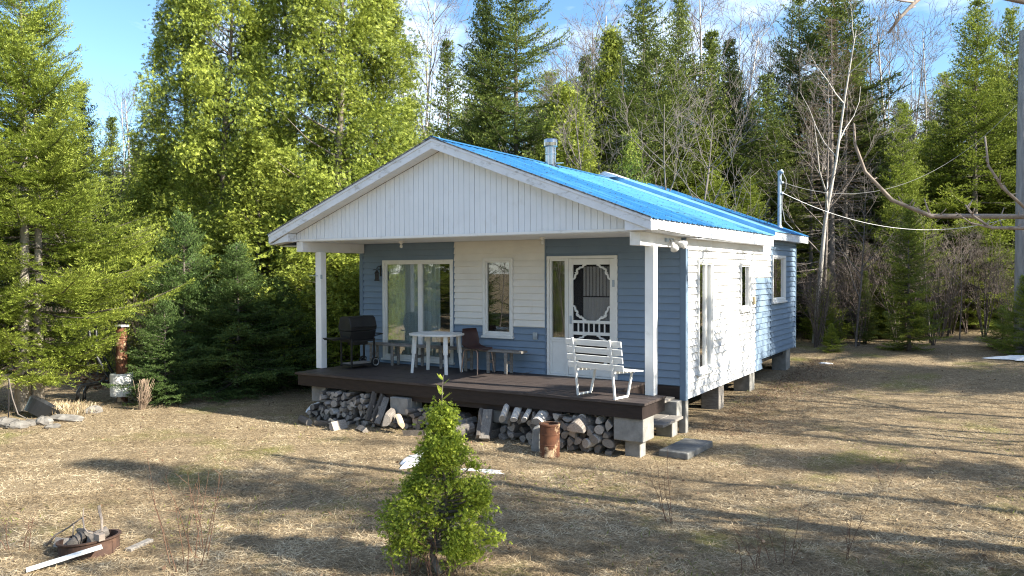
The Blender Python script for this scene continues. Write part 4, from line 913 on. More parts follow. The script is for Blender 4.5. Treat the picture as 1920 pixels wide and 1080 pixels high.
def bare_tree(seed, H, spread=.55, tr=.05, lean=(0, 0), first=.35, nbr=10, sub=3, twigs=4, stems=1, up=.6, wav=.10, tmin=.004, matlev=1):
    r = random.Random(seed); mb = MB()
    def branch(p, d, ln, rad, lev):
        k = 5 if lev == 0 else (4 if lev == 1 else 3); pts = [Vector(p)]; dd = Vector(d).normalized()
        for i in range(k):
            dd = (dd+Vector((r.uniform(-wav, wav), r.uniform(-wav, wav), r.uniform(-wav*.4, wav)+.07*up))*(1 if lev else .5)).normalized(); pts.append(pts[-1]+dd*ln/k)
        rr_ = [max(tmin*.6, rad*(1-.82*i/k)) for i in range(k+1)]
        mb.tube(pts, rr_, 7 if lev == 0 else (4 if lev == 1 else 3), 0 if lev < matlev else 1, False)
        if lev >= 3: return
        n = (nbr, sub+1, twigs)[lev]
        for i in range(n):
            t = r.uniform(first, .98) if lev == 0 else r.uniform(.2, 1)
            j = min(k-1, int(t*k)); q = pts[j].lerp(pts[j+1], t*k-j); dirv = (pts[j+1]-pts[j]).normalized()
            o = dirv.orthogonal().normalized(); o.rotate(Matrix.Rotation(r.uniform(0, 6.28), 3, dirv))
            nd = (dirv*r.uniform(.55, 1.0)+o*r.uniform(.5, 1.0)).normalized()
            l2 = ln*(spread*(1.15-t*.75) if lev == 0 else r.uniform(.30, .55)); branch(q, nd, l2, max(tmin*.8, rr_[j]*.55), lev+1)
    for s in range(stems):
        a = r.uniform(0, 6.28); off = Vector((math.cos(a), math.sin(a), 0))*(.12 if stems > 1 else 0)*H*.1
        branch(off, Vector((lean[0]+(.22*math.cos(a) if stems > 1 else 0), lean[1]+(.22*math.sin(a) if stems > 1 else 0), 1)), H*r.uniform(.85, 1), tr*r.uniform(.7, 1), 0)
    return mb
PROTO = {}
def proto(key, fn, leaf, bark):
    wood, V, Fq, T = fn
    o = wood.build('trunk', [M[bark], M['twig' if bark == 'twig' else 'branchwood']], smooth=True); me = o.data; bpy.data.objects.remove(o)
    PROTO[key] = (me, np_mesh('crown', V, Fq, [M[leaf]], T))
def bproto(key, mb, bark):
    o = mb.build('trunk', [M[bark], M['brush' if bark == 'brush' else 'twig']], smooth=True); me = o.data; bpy.data.objects.remove(o); PROTO[key] = (me, None)
HREF = {}
def plant(key, p, h, label, cat='tree', group=None, rz=0, rx=1.0, tilt=(0, 0), name=None):
    tr, cr = PROTO[key]; href = HREF[key]
    nm = name or {'f': 'fir_tree', 's': 'spruce_tree', 'd': 'spruce_tree', 'c': 'cedar_tree', 'b': 'bare_tree', 'g': 'dead_spruce', 'u': 'bare_shrub'}[key[0]]
    s = h/href
    if cr is None:
        o = bpy.data.objects.new(nm, tr); COL.objects.link(o)
    else:
        o = empty(nm); 
        for n_, me in (('trunk', tr), ('crown', cr)):
            c = bpy.data.objects.new(n_, me); COL.objects.link(c); c.parent = o
    o.location = (p[0], p[1], p[2]-.03); o.scale = (s*rx, s*rx, s); o.rotation_euler = (tilt[0], tilt[1], rz)
    return tag(o, label, cat, group)
def PR(key, href, *a): HREF[key] = href; (proto if len(a) == 3 else bproto)(key, *a)

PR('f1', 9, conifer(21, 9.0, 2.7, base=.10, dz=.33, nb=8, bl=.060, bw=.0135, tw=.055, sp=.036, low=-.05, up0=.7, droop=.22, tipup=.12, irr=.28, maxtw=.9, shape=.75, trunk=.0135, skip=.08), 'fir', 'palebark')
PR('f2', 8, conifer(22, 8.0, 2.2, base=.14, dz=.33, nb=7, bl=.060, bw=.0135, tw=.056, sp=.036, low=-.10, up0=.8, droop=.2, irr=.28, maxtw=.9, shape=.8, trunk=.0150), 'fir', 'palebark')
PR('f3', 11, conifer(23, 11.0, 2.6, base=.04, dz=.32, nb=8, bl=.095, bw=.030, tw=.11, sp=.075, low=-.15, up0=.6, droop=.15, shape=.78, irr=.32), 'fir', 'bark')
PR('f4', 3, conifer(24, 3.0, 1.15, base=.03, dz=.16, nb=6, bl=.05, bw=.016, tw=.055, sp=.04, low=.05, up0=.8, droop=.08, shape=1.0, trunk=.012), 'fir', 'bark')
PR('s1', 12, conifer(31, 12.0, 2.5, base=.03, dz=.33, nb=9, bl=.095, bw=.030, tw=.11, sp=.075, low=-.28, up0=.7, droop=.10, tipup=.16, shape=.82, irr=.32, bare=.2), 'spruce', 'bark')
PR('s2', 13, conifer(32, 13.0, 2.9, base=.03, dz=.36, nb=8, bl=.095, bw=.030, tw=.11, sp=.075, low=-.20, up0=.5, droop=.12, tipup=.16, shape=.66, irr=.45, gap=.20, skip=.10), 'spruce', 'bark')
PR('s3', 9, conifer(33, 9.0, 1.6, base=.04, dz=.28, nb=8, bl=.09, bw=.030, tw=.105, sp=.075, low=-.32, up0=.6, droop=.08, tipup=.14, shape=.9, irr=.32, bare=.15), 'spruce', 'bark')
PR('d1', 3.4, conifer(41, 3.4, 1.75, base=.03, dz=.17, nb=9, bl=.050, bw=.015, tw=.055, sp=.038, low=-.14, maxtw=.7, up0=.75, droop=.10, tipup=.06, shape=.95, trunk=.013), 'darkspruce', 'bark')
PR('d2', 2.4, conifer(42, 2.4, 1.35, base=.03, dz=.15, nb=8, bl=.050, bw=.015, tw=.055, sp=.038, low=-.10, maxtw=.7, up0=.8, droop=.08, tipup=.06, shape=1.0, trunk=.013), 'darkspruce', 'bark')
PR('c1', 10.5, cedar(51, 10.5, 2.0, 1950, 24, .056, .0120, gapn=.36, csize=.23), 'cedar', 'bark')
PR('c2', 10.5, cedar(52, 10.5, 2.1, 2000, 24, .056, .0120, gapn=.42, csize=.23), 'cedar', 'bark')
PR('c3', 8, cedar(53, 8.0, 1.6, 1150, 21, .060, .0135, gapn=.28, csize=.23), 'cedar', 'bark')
PR('g1', 12, conifer(61, 12.0, 1.9, base=.08, dz=.34, nb=7, bl=.06, bw=.012, tw=.30, sp=.30, low=-.25, up0=.4, droop=.05, tipup=.05, bare=1.6, shape=.7, irr=.4), 'brownneedle', 'twig')
PR('b1', 12, bare_tree(71, 12, .34, .10, first=.45, nbr=15, sub=4, twigs=4, tmin=.008), 'birch')
PR('b2', 13, bare_tree(72, 13, .30, .11, (.04, .02), first=.5, nbr=13, sub=4, twigs=4, tmin=.008), 'birch')
PR('b3', 9, bare_tree(73, 9, .42, .075, (.08, -.03), first=.3, nbr=15, sub=4, twigs=5, tmin=.007), 'twig')
PR('b4', 6, bare_tree(74, 6, .50, .055, (-.1, .05), first=.25, nbr=13, sub=4, twigs=5, tmin=.006, wav=.16), 'twig')
PR('b7', 12, bare_tree(78, 12, .36, .095, first=.42, nbr=8, sub=6, twigs=6, tmin=.008, wav=.24, matlev=2), 'birch')
PR('b6', 7.5, bare_tree(76, 7.5, .36, .10, first=.3, nbr=13, sub=4, twigs=3, tmin=.026), 'twig')
PR('b5', 11, bare_tree(75, 11, .32, .07, first=.4, nbr=16, sub=4, twigs=4, stems=2, tmin=.008), 'twig')
PR('u1', 2.4, bare_tree(81, 2.4, .5, .016, stems=9, first=.2, nbr=5, sub=2, twigs=2, tmin=.005), 'brush')
PR('u2', 3.2, bare_tree(82, 3.2, .45, .02, stems=7, first=.25, nbr=5, sub=2, twigs=2, tmin=.005), 'brush')
# ------------------------------------------------------------------ plant the forest
def T(key, px, depth, top, label, cat='tree', group=None, rz=0, rx=1.0, tilt=(0, 0), name=None):
    p = P(px, depth); return plant(key, p, ztop(top, depth)-p.z, label, cat, group, rz, rx, tilt, name)
# left side, lit
T('f1', 38, 15.3, -95, 'big bright green fir at the left edge with a pale trunk bare at its foot', rz=.3, rx=1.05)
T('f2', 66, 15.5, 22, 'narrower fir standing just right of the leftmost big fir with a pointed top', rz=2.2, rx=1.0)
T('f1', -190, 14.5, -60, 'bright fir cut by the left edge of the photo', rz=2.5)
T('s1', 150, 22, 150, 'dark spruce half hidden behind the two big firs at left', rz=1)
T('b5', 175, 20.5, 175, 'bare grey twiggy tree between the left firs and the tall cedars', rz=1)
T('b3', 232, 24, 250, 'low bare grey tree leaning beside the tall cedars', rz=3)
T('b1', 232, 36, 165, 'pale far birch showing in the gap of sky at left', rz=1)
T('b2', 248, 37, 150, 'second pale far birch in the gap of sky at left', rz=2)
T('s3', 215, 30, 215, 'short far spruce under the gap of sky at left', rz=2)
T('c1', 350, 21.5, -80, 'leftmost tall yellow-green cedar with a ragged crown against the blue sky', rz=0, rx=.92)
T('c2', 430, 21.0, -190, 'second tall yellow-green cedar from the left, its crown cut by the top of the photo', rz=2.0, rx=.85)
T('c1', 545, 22.0, -170, 'third tall cedar from the left, set slightly back behind its neighbours', rz=4.0, rx=.95)
T('c2', 640, 20.6, -190, 'tall broad cedar rising behind the left eave of the cabin', rz=.6, rx=1.0)
T('c1', 712, 21.6, -60, 'rightmost tall cedar, sloping down to the roof ridge', rz=1.3, rx=.95)
T('c3', 480, 19.5, 250, 'lower bright cedar growing in front of the tall cedars', rz=1, rx=1.25)
T('c3', 600, 18.8, 330, 'low bright cedar showing left of the porch post', rz=3, rx=1.35)
T('c3', 290, 21, 290, 'lower cedar at the left foot of the tall cedars', rz=2, rx=1.3)
T('c3', 690, 19.6, 300, 'low cedar behind the barbecue end of the porch', rz=5, rx=1.2)
T('d1', 440, 17.4, 455, 'broad dark spruce with low boughs in the shade left of the porch', rz=0, rx=1.10)
T('d1', 345, 17.6, 395, 'taller dark spruce with an upright pale tip left of the porch', rz=2, rx=.80)
T('d2', 306, 16.1, 560, 'small dark spruce leaning over the white drum', rz=1, rx=.95)
T('d2', 530, 18.0, 520, 'small dark spruce nearest the left porch block', rz=2, rx=1.15)
T('f4', 455, 18.4, 440, 'young bright spruce with lit tips behind the dark one', rz=1, rx=.9)
# behind the roof
for i, (px, d, tp, key) in enumerate(((778, 31, -40, 'b2'), (800, 32, -60, 'b1'), (765, 34, -10, 'b5'))):
    T(key, px, d, tp, ('tall pale bare birch rising just above the roof peak', 'second pale bare birch above the roof peak, slightly to the right', 'thin grey bare tree left of the two birches above the roof peak')[i], rz=i*2, rx=.8)
T('s3', 842, 31, 75, 'thin dark spruce standing alone right of the roof peak', rx=1.0)
T('s1', 902, 26, -25, 'tall spruce behind the roof with drooping boughs, left of the open ragged one', rx=1.05, rz=1)
T('s2', 972, 25, -95, 'tall open ragged spruce above the steel chimney', rx=1.05, rz=2)
T('c3', 1062, 24, 165, 'rounded olive cedar right of the steel chimney', rx=1.15)
T('s3', 1100, 33, 105, 'small far spruce in the gap right of the chimney', rz=1)
T('c3', 1146, 29, 62, 'pointed yellow-green cedar behind the ridge cap', rx=.8, rz=2)
T('s1', 1214, 25, -45, 'tall dense spruce behind the middle of the roof', rx=1.15, rz=3)
T('s1', 1284, 28, -15, 'second tall spruce, just right of the dense one', rx=1.0, rz=4)
T('s3', 1335, 28, 60, 'shorter spruce right of the pair of tall spruces', rx=1.1, rz=1)
T('s3', 1368, 30, 75, 'thin dark spruce with a birch trunk beside it', rx=1.0, rz=2)
T('b2', 1306, 29, -60, 'pale birch trunk rising between the spruces behind the roof', rz=1)
T('b3', 1112, 30, 60, 'pale twiggy bare tree against the sky right of the chimney', rz=2)
T('b4', 1128, 20.5, 160, 'crooked pale bare tree behind the ridge cap', rz=.5)
T('b4', 1255, 20.5, 165, 'thin leaning bare tree behind the middle of the roof', rz=2)
T('b4', 1290, 21, 175, 'second thin bare tree behind the roof, more upright', rz=4)
T('f4', 1184, 20.2, 255, 'small bright pointed spruce just above the roof ridge', rx=.75)
T('b7', 1378, 30, -40, 'bare birch with wide forking limbs against the cloud', rz=3)
T('b5', 1420, 31, -10, 'fine twigged bare tree beside the wide forking birch', rz=1)
T('f3', 1405, 25, 330, 'bushy dark fir behind the right slope of the roof', rx=1.5, rz=2)
T('f3', 1340, 23.5, 320, 'bushy dark fir nearest the roof panels', rx=1.4, rz=4)
# right side
T('s1', 1545, 28.5, -85, 'broad tall dark spruce behind the white forked birch', rx=1.3, rz=1)
T('s2', 1490, 30, 0, 'tall dark spruce behind the grey service mast', rx=1.0, rz=3)
T('g1', 1560, 25, 30, 'dead grey spruce bristling with bare twigs beside the cabin', rx=1.15, rz=0)
T('g1', 1590, 27, 90, 'second dead grey spruce, farther back and to the right', rx=1.15, rz=2)
T('g1', 1520, 26, 200, 'shorter dead spruce close to the rear corner of the cabin', rx=1.1, rz=3)
T('b7', 1527, 23.5, -15, 'white forked birch standing in front of the dead spruces', rz=1.2, rx=1.0)
T('b3', 1546, 24.0, 100, 'thin grey tree right of the white forked birch', rz=2)
T('b5', 1640, 30, -20, 'pale fine twigged tree against the sky right of the dead spruces', rz=2)
T('b2', 1684, 29, 20, 'tall pale birch behind the bright young firs', rz=3)
T('b1', 1735, 33, 30, 'far pale birch left of the tall right-hand fir', rz=5)
T('f3', 1690, 24.5, 195, 'bright green fir in front of the pale birch', rx=.85, rz=1)
T('f3', 1706, 21.5, 375, 'young green fir at the edge of the lawn, reaching halfway up its neighbours', rx=1.0, rz=3)
T('f3', 1832, 26, 0, 'tall green fir left of the utility pole', rx=1.05, rz=2)
T('f3', 1895, 30, 20, 'tall narrow fir behind the utility pole', rx=.8, rz=4)
T('f3', 1775, 28, 260, 'mid height fir between the two green firs on the right', rx=1.0, rz=5)
T('f4', 1922, 20.5, 520, 'small dark fir hiding the foot of the utility pole', rx=1.1, rz=1)
T('f4', 1880, 21.6, 575, 'lowest dark fir bush at the right edge of the lawn', rx=1.6, rz=3)
T('f4', 1560, 21.5, 608, 'tiny dark fir seedling by the rear corner of the cabin', rx=1.3, rz=2)
T('b3', 1605, 22.5, 330, 'thin bare sapling at the lawn edge right of the cabin', rz=1)
T('b3', 1745, 23, 400, 'thin bare sapling right of the young green fir', rz=4)
T('b4', 1800, 23.5, 430, 'crooked bare sapling near the utility pole', rz=2)
T('b4', 1848, 24, 450, 'low bare sapling left of the utility pole', rz=5)
# far rows: each an individual, alike to the eye
rr = random.Random(77)
for px, d, tp, key, sx in ((1440, 27, 140, 's1', 1.4), (1612, 30, 110, 's1', 1.3), (1655, 31, 250, 's3', 1.5), (1740, 30, 230, 'f3', 1.4), (1785, 27.5, 170, 's3', 1.4), (1865, 28, 150, 'f3', 1.2), (1930, 27, 60, 's1', 1.2), (1080, 27, 330, 's3', 1.6), (1180, 26.5, 210, 's1', 1.4), (1250, 27.5, 110, 's1', 1.3), (1312, 26.5, 240, 'f3', 1.4), (940, 28, 190, 's1', 1.3), (1020, 29, 260, 's1', 1.4)):
    T(key, px, d, tp, 'conifer in the second row of the forest behind the cabin', 'tree', 'conifers in the second row of the forest', px*.7, sx)
for i in range(150):
    d = rr.uniform(29, 54); px = rr.uniform(-150, 2150); tp = rr.uniform(130, 330) if px > 790 else rr.uniform(210, 340)
    if 120 < px < 260: tp = rr.uniform(270, 340)
    key = rr.choice(['s1', 's2', 's3', 'f3', 's1', 'f3'])
    T(key, px, d, tp, 'conifer in the dim far rows of the forest', 'tree', 'conifers in the far rows of the forest', rr.uniform(0, 6), rr.uniform(1.1, 1.5))
for i in range(34):
    d = rr.uniform(27, 46); px = rr.choice([rr.uniform(1300, 1480), rr.uniform(1590, 1780), rr.uniform(1040, 1140), rr.uniform(1840, 2000)]); key = rr.choice(['b1', 'b2', 'b3', 'b5'])
    T(key, px, d, rr.uniform(-10, 200), 'thin bare tree in the far rows of the forest', 'tree', 'bare trees in the far rows of the forest', rr.uniform(0, 6), rr.uniform(.8, 1.1))
for i in range(26):
    d = rr.uniform(20, 40); px = rr.uniform(-150, 640); key = rr.choice(['s1', 'g1', 'b3', 's3', 'f3'])
    T(key, px, d, rr.uniform(300, 420), 'shaded low tree in the woods beyond the left side of the cabin', 'tree', 'shaded low trees in the woods on the left', rr.uniform(0, 6), rr.uniform(.9, 1.3))
for i in range(64):
    px = rr.uniform(1470, 2000) if i < 44 else rr.uniform(0, 640); d = rr.uniform(22.5, 30) if i < 44 else rr.uniform(18.5, 26)
    if px < 330: d = max(d, 19)
    p = P(px, d)
    plant(rr.choice(['u1', 'u2']), p, rr.uniform(1.4, 3.0), 'clump of bare grey stems at the forest edge', 'shrub', 'clumps of bare stems at the forest edge', rr.uniform(0, 6))
for i in range(34):
    px = rr.uniform(1470, 1990); p = P(px, rr.uniform(22.5, 30) if px < 1700 else rr.uniform(26, 33))
    plant(rr.choice(['f4', 'f4', 's3']), p, rr.uniform(.9, 2.6), 'low fir sapling in the undergrowth right of the cabin', 'tree', 'low fir saplings in the undergrowth', rr.uniform(0, 6), rr.uniform(.9, 1.3))
# woods on the sunny side, beyond the right edge of the frame: they throw the shade on wall and lawn
off = (('s1', 12, 7.9, 13), ('f3', 16, 8.6, 14), ('s2', 13, 12.6, 13), ('s1', 17, 13.5, 13), ('f3', 13, 15.6, 8.5), ('f3', 14, 23, 7),
       ('b1', 10, 2.2, 10), ('b3', 8.5, 3.9, 7.5), ('b5', 11, 3.0, 9), ('b4', 8.0, 1.0, 6), ('b5', 12, 5.0, 10),
       ('s3', 12, .2, 9.5), ('g1', 11, -1.5, 10), ('b6', 7.4, 1.1, 7.5), ('b6', 7.6, 3.9, 7), ('b6', 7.8, 2.6, 6.2), ('b6', 8.2, -3.3, 7.5), ('b6', 7.6, -5.9, 6.5), ('b6', 8.8, -7.6, 7.5), ('b6', 9.2, -9.6, 8), ('s3', 12.5, -4.2, 12), ('g1', 16, -2.9, 12), ('b5', 11, -7.6, 11), ('b3', 9, -2.6, 6), ('b5', 10, -7.0, 8), ('b1', 12, -10, 9), ('b4', 8.6, -4.9, 6.5))
for i, (k, x, y, h) in enumerate(off):
    plant(k, (x, y, gz(x, y)), h, 'tree of the woods on the sunny side beyond the right edge of the photo', 'tree', 'trees on the sunny side', i*1.3)
for i, (k, x, y, h) in enumerate((('f1', -9, -25, 9), ('c2', -4, -27, 9), ('f3', 0, -24, 9), ('b3', -2, -21, 7), ('s1', 6, -28, 12), ('f2', -13, -20, 8), ('c1', 11, -27, 10), ('b5', 3, -22, 8), ('f1', -18, -18.5, 8), ('c3', -21, -21, 8), ('f2', -24, -19, 8), ('f1', -27, -22, 9),
        ('b4', -11.5, -17.5, 5), ('b4', -14.5, -17, 5), ('d1', -16, -17.6, 3), ('d1', -10, -21, 3.2), ('f4', -12.6, -18.4, 2.6), ('d1', -20, -17.5, 3.4), ('s2', -16, -24, 11), ('c3', -6, -22, 6), ('d1', -5.5, -19.5, 3), ('b4', -7.5, -18.5, 5), ('u2', -9, -17.5, 3))):
    plant(k, (x, y, gz(x, y)), h, 'tree on the far side of the yard, mirrored in the cabin windows', 'tree', 'trees across the yard', i*2.1)
# young cedar on the lawn
def young_cedar():
    H = 1.42
    wood, V, Fq, T_ = cedar(9, H, .46, 210, 80, .021, .0052, base=.10, profile=lambda f: min(1, .62+f*1.3)*(1-f)**.80*1.0+.03, csize=.085, gapn=.66, trunk=.020, limbs=40)
    rg = np.random.default_rng(5); PS, DS, LS, WS, NS, TS = [], [], [], [], [], []
    def sprig(p, d, n, ln):
        for i in range(n):
            q = p+d*ln*i/n; s = np.cross(d, [0.3, .2, 1]); s = s/np.linalg.norm(s)
            for sg in (1, -1):
                dd = d*.75+s*sg*.65
                for u in (0, .6): PS.append(q+dd*.03*u); DS.append(dd); LS.append(.032*(1-.5*i/n)); WS.append(.010); NS.append(np.cross(d, s)); TS.append(.55+.3*i/n)
    for k in range(8):
        z = H-.06+.045*k; a = k*2.2; d = np.array([math.cos(a)*.75, math.sin(a)*.75, .65]); sprig(np.array([.002*k, 0, z]), d, 6, .13-.010*k)
    wood.tube([(0, 0, H-.10), (.010, 0, H+.12), (.018, .01, H+.30)], [.006, .004, .002], 5)
    V2, F2 = blades(np.array(PS), nrm(np.array(DS)), np.array(LS), np.array(WS), nrm(np.array(NS)), .5)
    return wood, np.concatenate([V, V2]), np.concatenate([Fq, F2+len(V)]), np.concatenate([T_, TS])
wood, V, Fq, TT = young_cedar()
yc = tag(empty('young_cedar', P(826, 6.95)), 'young bright green cedar with a thin leader standing on the lawn before the porch', 'tree')
wood.build('trunk', M['bark'], yc, smooth=True); obj_from('crown', np_mesh('crown', V, Fq, [M['cedar2']], TT), yc)
# twiggy dead stems
def stems(seed, n, h, spread, tr=.004):
    r = random.Random(seed); mb = MB()
    for i in range(n):
        a = r.uniform(0, 6.28); q = r.uniform(0, spread*.35); p = Vector((q*math.cos(a), q*math.sin(a), 0)); d = Vector((math.cos(a)*r.uniform(.05, .45), math.sin(a)*r.uniform(.05, .45), 1)); hh = h*r.uniform(.6, 1.05)
        pts = [p+d*hh*t+Vector((r.uniform(-.015, .015), r.uniform(-.015, .015), 0))*t*2 for t in (0, .3, .55, .8, 1)]
        mb.tube(pts, [tr, tr*.85, tr*.7, tr*.5, tr*.3], 4, 0, False)
        for j in range(4):
            t = r.uniform(.35, .95); b = p+d*hh*t; mb.tube([b, b+Vector((r.uniform(-.12, .12), r.uniform(-.12, .12), r.uniform(.02, .14)))], [tr*.5, tr*.25], 3, 0, False)
    return mb
for i, (px, d, n, h, lab) in enumerate(((765, 6.85, 8, .62, 'clump of reddish dead stems at the left foot of the young cedar'), (880, 6.9, 10, .45, 'pale dead twigs at the right foot of the young cedar'), (820, 6.7, 9, .42, 'dead stems in front of the young cedar trunk'), (340, 7.2, 6, .95, 'tall thin reddish weed stems right of the rusty fire ring'), (375, 7.6, 4, .9, 'thin dark weed stems second from the fire ring'), (1265, 8.3, 4, .7, 'thin dead weed stems on the lawn right of the cedar'), (1580, 7.4, 3, .62, 'single dead weed stalk at the bottom right of the lawn'), (1470, 7.2, 5, .5, 'short dead weed stems at the bottom edge right of centre'), (10, 7.6, 5, .35, 'short reddish weed stems at the bottom left corner'), (1420, 7.0, 4, .4, 'low dead stalks left of the bottom right weeds'), (1668, 9.6, 2, .4, 'lone dry stalk in the shaded lawn at right'))):
    o = stems(200+i, n, h, .5).build('dead_weed', M['weed'] if i not in (1,) else M['deadplant']); o.location = P(px, d); tag(o, lab, 'weed')
# fir bough at the bottom right corner
T('f4', 1985, 6.4, 1010, 'small green fir tip poking in at the bottom right corner', rx=1.4)
# fire ring
fp = P(160, 7.62)
fr_ = tag(empty('fire_ring', fp, R(10)), 'rusty steel fire ring tilted in the grass at the bottom left', 'fire ring')
mb = MB(); mb.lathe([(.315, -.04), (.315, .125), (.335, .14), (.335, .155), (.30, .155), (.298, .02), (.25, .0), (.25, -.02)], 40)
mb.v = [(x, y, z+.10*x-.02*y) for x, y, z in mb.v]; mb.build('steel_rim', M['rust2'], fr_); fr_.scale = (.84, .84, .9)
mb = MB(); mb.lathe([(0, .03), (.15, .035), (.30, .02)], 24); mb.v = [(x, y, z+.10*x) for x, y, z in mb.v]; mb.build('ash_bed', M['bark'], fr_)
for i, (x, y, z, yw, pt, lab) in enumerate(((-.12, -.05, .10, .6, .15, 'brown firewood chunk in the fire ring, nearest the pale stick'), (-.20, .08, .12, 1.4, -.1, 'brown firewood chunk at the back of the fire ring'), (-.02, .10, .11, .1, .2, 'third firewood chunk in the fire ring'), (-.22, -.10, .08, 2.2, .1, 'lowest firewood chunk in the fire ring'))):
    put_log(LOGS[i*3][1], fp.x+x, fp.y+y, fp.z+z, .055, .2, yw, pt, i, lab)
mb = MB(); 
def st_(*a, r=.011): mb.tube([Vector(q) for q in a], [r*(1-.12*i) for i in range(len(a))], 6)
st_((-.46, -.16, .02), (-.40, -.10, .12), (-.26, -.06, .20), (-.12, -.06, .28), (-.05, -.03, .33), (-.05, -.02, .42)); st_((-.05, -.03, .33), (.02, -.06, .25), (.10, -.07, .22), (.16, -.06, .22), r=.009); st_((-.15, -.06, .27), (-.14, -.08, .14), r=.007)
o = mb.build('forked_stick', M['nearbranch'], smooth=True); o.location = fp; tag(o, 'pale forked stick lying across the fire ring', 'stick')
mb = MB(); st_((.14, .02, .46), (.15, .02, .40), (.20, .01, .34), (.25, -.02, .24), r=.016); mb.box(.21, .30, -.08, -.02, .17, .23); o = mb.build('charred_branch', M['nearbranch']); o.location = fp; tag(o, 'short thick pale branch standing up in the fire ring', 'stick')
p1 = P(40, 7.02, .03); p2 = P(184, 7.35, .13); mb = MB(); mb.bar(Vector((0, 0, 0)), p2-p1, .075, .022); o = mb.build('white_board', M['paintwood'], bevel=.003); o.location = p1; tag(o, 'long white painted board leaning on the fire ring', 'board')
mb = MB(); mb.box(-.035, .035, -.15, .15, 0, .03); o = mb.build('grey_plank', M['greywood'], bevel=.003); o.location = P(255, 7.75); o.rotation_euler = (0, 0, R(15)); tag(o, 'short grey plank lying in the grass right of the fire ring', 'plank')
# left yard: stones, tub, drum, pipes
def rock(seed, sx, sy, sz):
    r = np.random.default_rng(seed); mb = MB(); n, m = 12, 7
    for i in range(m+1):
        ph = math.pi*i/m
        for j in range(n):
            t = 2*math.pi*j/n; k = 1+.18*math.sin(2*t+seed)+.12*math.sin(3*t+ph*2+seed*2)+r.normal(0, .04)
            mb.v.append((sx*k*math.sin(ph)*math.cos(t), sy*k*math.sin(ph)*math.sin(t), sz*(math.cos(ph)*k*.9+.35)))
    for i in range(m):
        for j in range(n): mb.f.append((i*n+j, (i+1)*n+j, (i+1)*n+(j+1) % n, i*n+(j+1) % n)); mb.m.append(0)
    return mb
for i, (px, d, sx, sy, sz, lab) in enumerate(((8, 13.9, .26, .18, .16, 'pale grey stone at the left edge of the stone border'), (30, 13.75, .20, .16, .13, 'brownish stone second in the border at left'), (50, 13.9, .13, .12, .10, 'small stone between two larger ones in the border'), (78, 14.0, .22, .14, .14, 'bluish grey rounded stone in the middle of the border'), (118, 14.3, .34, .16, .11, 'long flat slab stone at the right end of the border'), (172, 15.0, .14, .12, .14, 'pale stone by the tuft of dry grass'), (95, 13.7, .12, .10, .07, 'small flat stone in front of the border'))):
    o = rock(i+3, sx, sy, sz*.7).build('border_stone', M['stone']); o.location = P(px, d); o.rotation_euler = (0, 0, i*.7+YAW); tag(o, lab, 'stone')
tubp = P(66, 14.75); mb = MB(); mb.lathe([(.0, .01), (.24, .0), (.30, .25), (.315, .25), (.255, -.01)], 24); mb.v = [(x, y, z+max(0, (x*.5-y*.3))*.4) for x, y, z in mb.v]; o = mb.build('plastic_tub', M['blackpipe']); o.location = tubp; o.rotation_euler = (R(-28), R(24), 0); tag(o, 'black plastic tub tipped at the foot of the big fir', 'tub')
mb = MB(); mb.tube([(-.35, 0, .02), (-.30, -.05, .75), (-.22, -.08, .40), (-.1, -.12, .12), (.1, -.15, .03), (.45, -.12, .02)], .010, 7); o = mb.build('white_hose', M['twig']); o.location = P(48, 14.4); o.rotation_euler = (0, 0, YAW); tag(o, 'thin pale hose looped by the black tub', 'hose')
dp = P(226, 16.3)
dr = tag(empty('standpipe', dp), 'rusty upright pipe rising out of a white drum beside the dark spruces', 'standpipe')
mb = MB(); mb.lathe([(.0, .12), (.215, .12), (.225, .14), (.225, .56), (.215, .58), (.19, .575), (.11, .575)], 28); mb.build('drum', M['plastic'], dr, smooth=False)
mb = MB(); mb.lathe([(.105, .0), (.105, .85), (.115, .86), (.115, .90), (.105, .91), (.105, 1.30), (.125, 1.31), (.125, 1.36), (.105, 1.37), (.105, 1.52), (0, 1.53)], 20); mb.build('rusty_pipe', M['rust'], dr)
mb = MB(); mb.box(-.08, .14, -.09, .09, 1.535, 1.57); mb.build('cap_board', M['paintwood'], dr)
pp = P(178, 16.4); mb = MB()
for dx in (0, .09):
    mb.tube([(dx-.15, dx, 1.75), (dx-.12, dx, 1.25), (dx+.0, dx, .95), (dx+.22, dx, .55), (dx+.12, dx, .40), (dx-.1, dx, .36), (dx-.30, dx, .33), (dx-.38, dx, .20), (dx-.40, dx, .0)], .035, 8)
mb.tube([(.22, 0, .6), (.42, 0, .3), (.5, 0, .05)], .05, 8)
o = mb.build('bent_pipe_frame', M['blackpipe'], smooth=True); o.location = pp; o.rotation_euler = (0, 0, YAW); tag(o, 'bent black tube frame standing left of the rusty pipe', 'pipe frame')
mb = MB(); r = random.Random(4)
for i in range(150):
    a = r.uniform(0, 6.28); b = Vector((r.uniform(-.05, .05), r.uniform(-.05, .05), 0)); e = b+Vector((r.gauss(0, .06)+.13, r.gauss(0, .05), r.uniform(.18, .62))); k = b.lerp(e, .6)+Vector((r.uniform(-.03, .03), r.uniform(-.03, .03), .02)); mb.tube([b, k, e], [.002, .003, .004], 3)
    mb.tube([k, k+Vector((r.uniform(-.06, .06), r.uniform(-.06, .06), .05))], [.003, .002], 3)
o = mb.build('dead_plant', M['deadplant']); o.location = P(262, 15.3); tag(o, 'dead pinkish brown seed stalks standing before the dark spruce', 'plant')
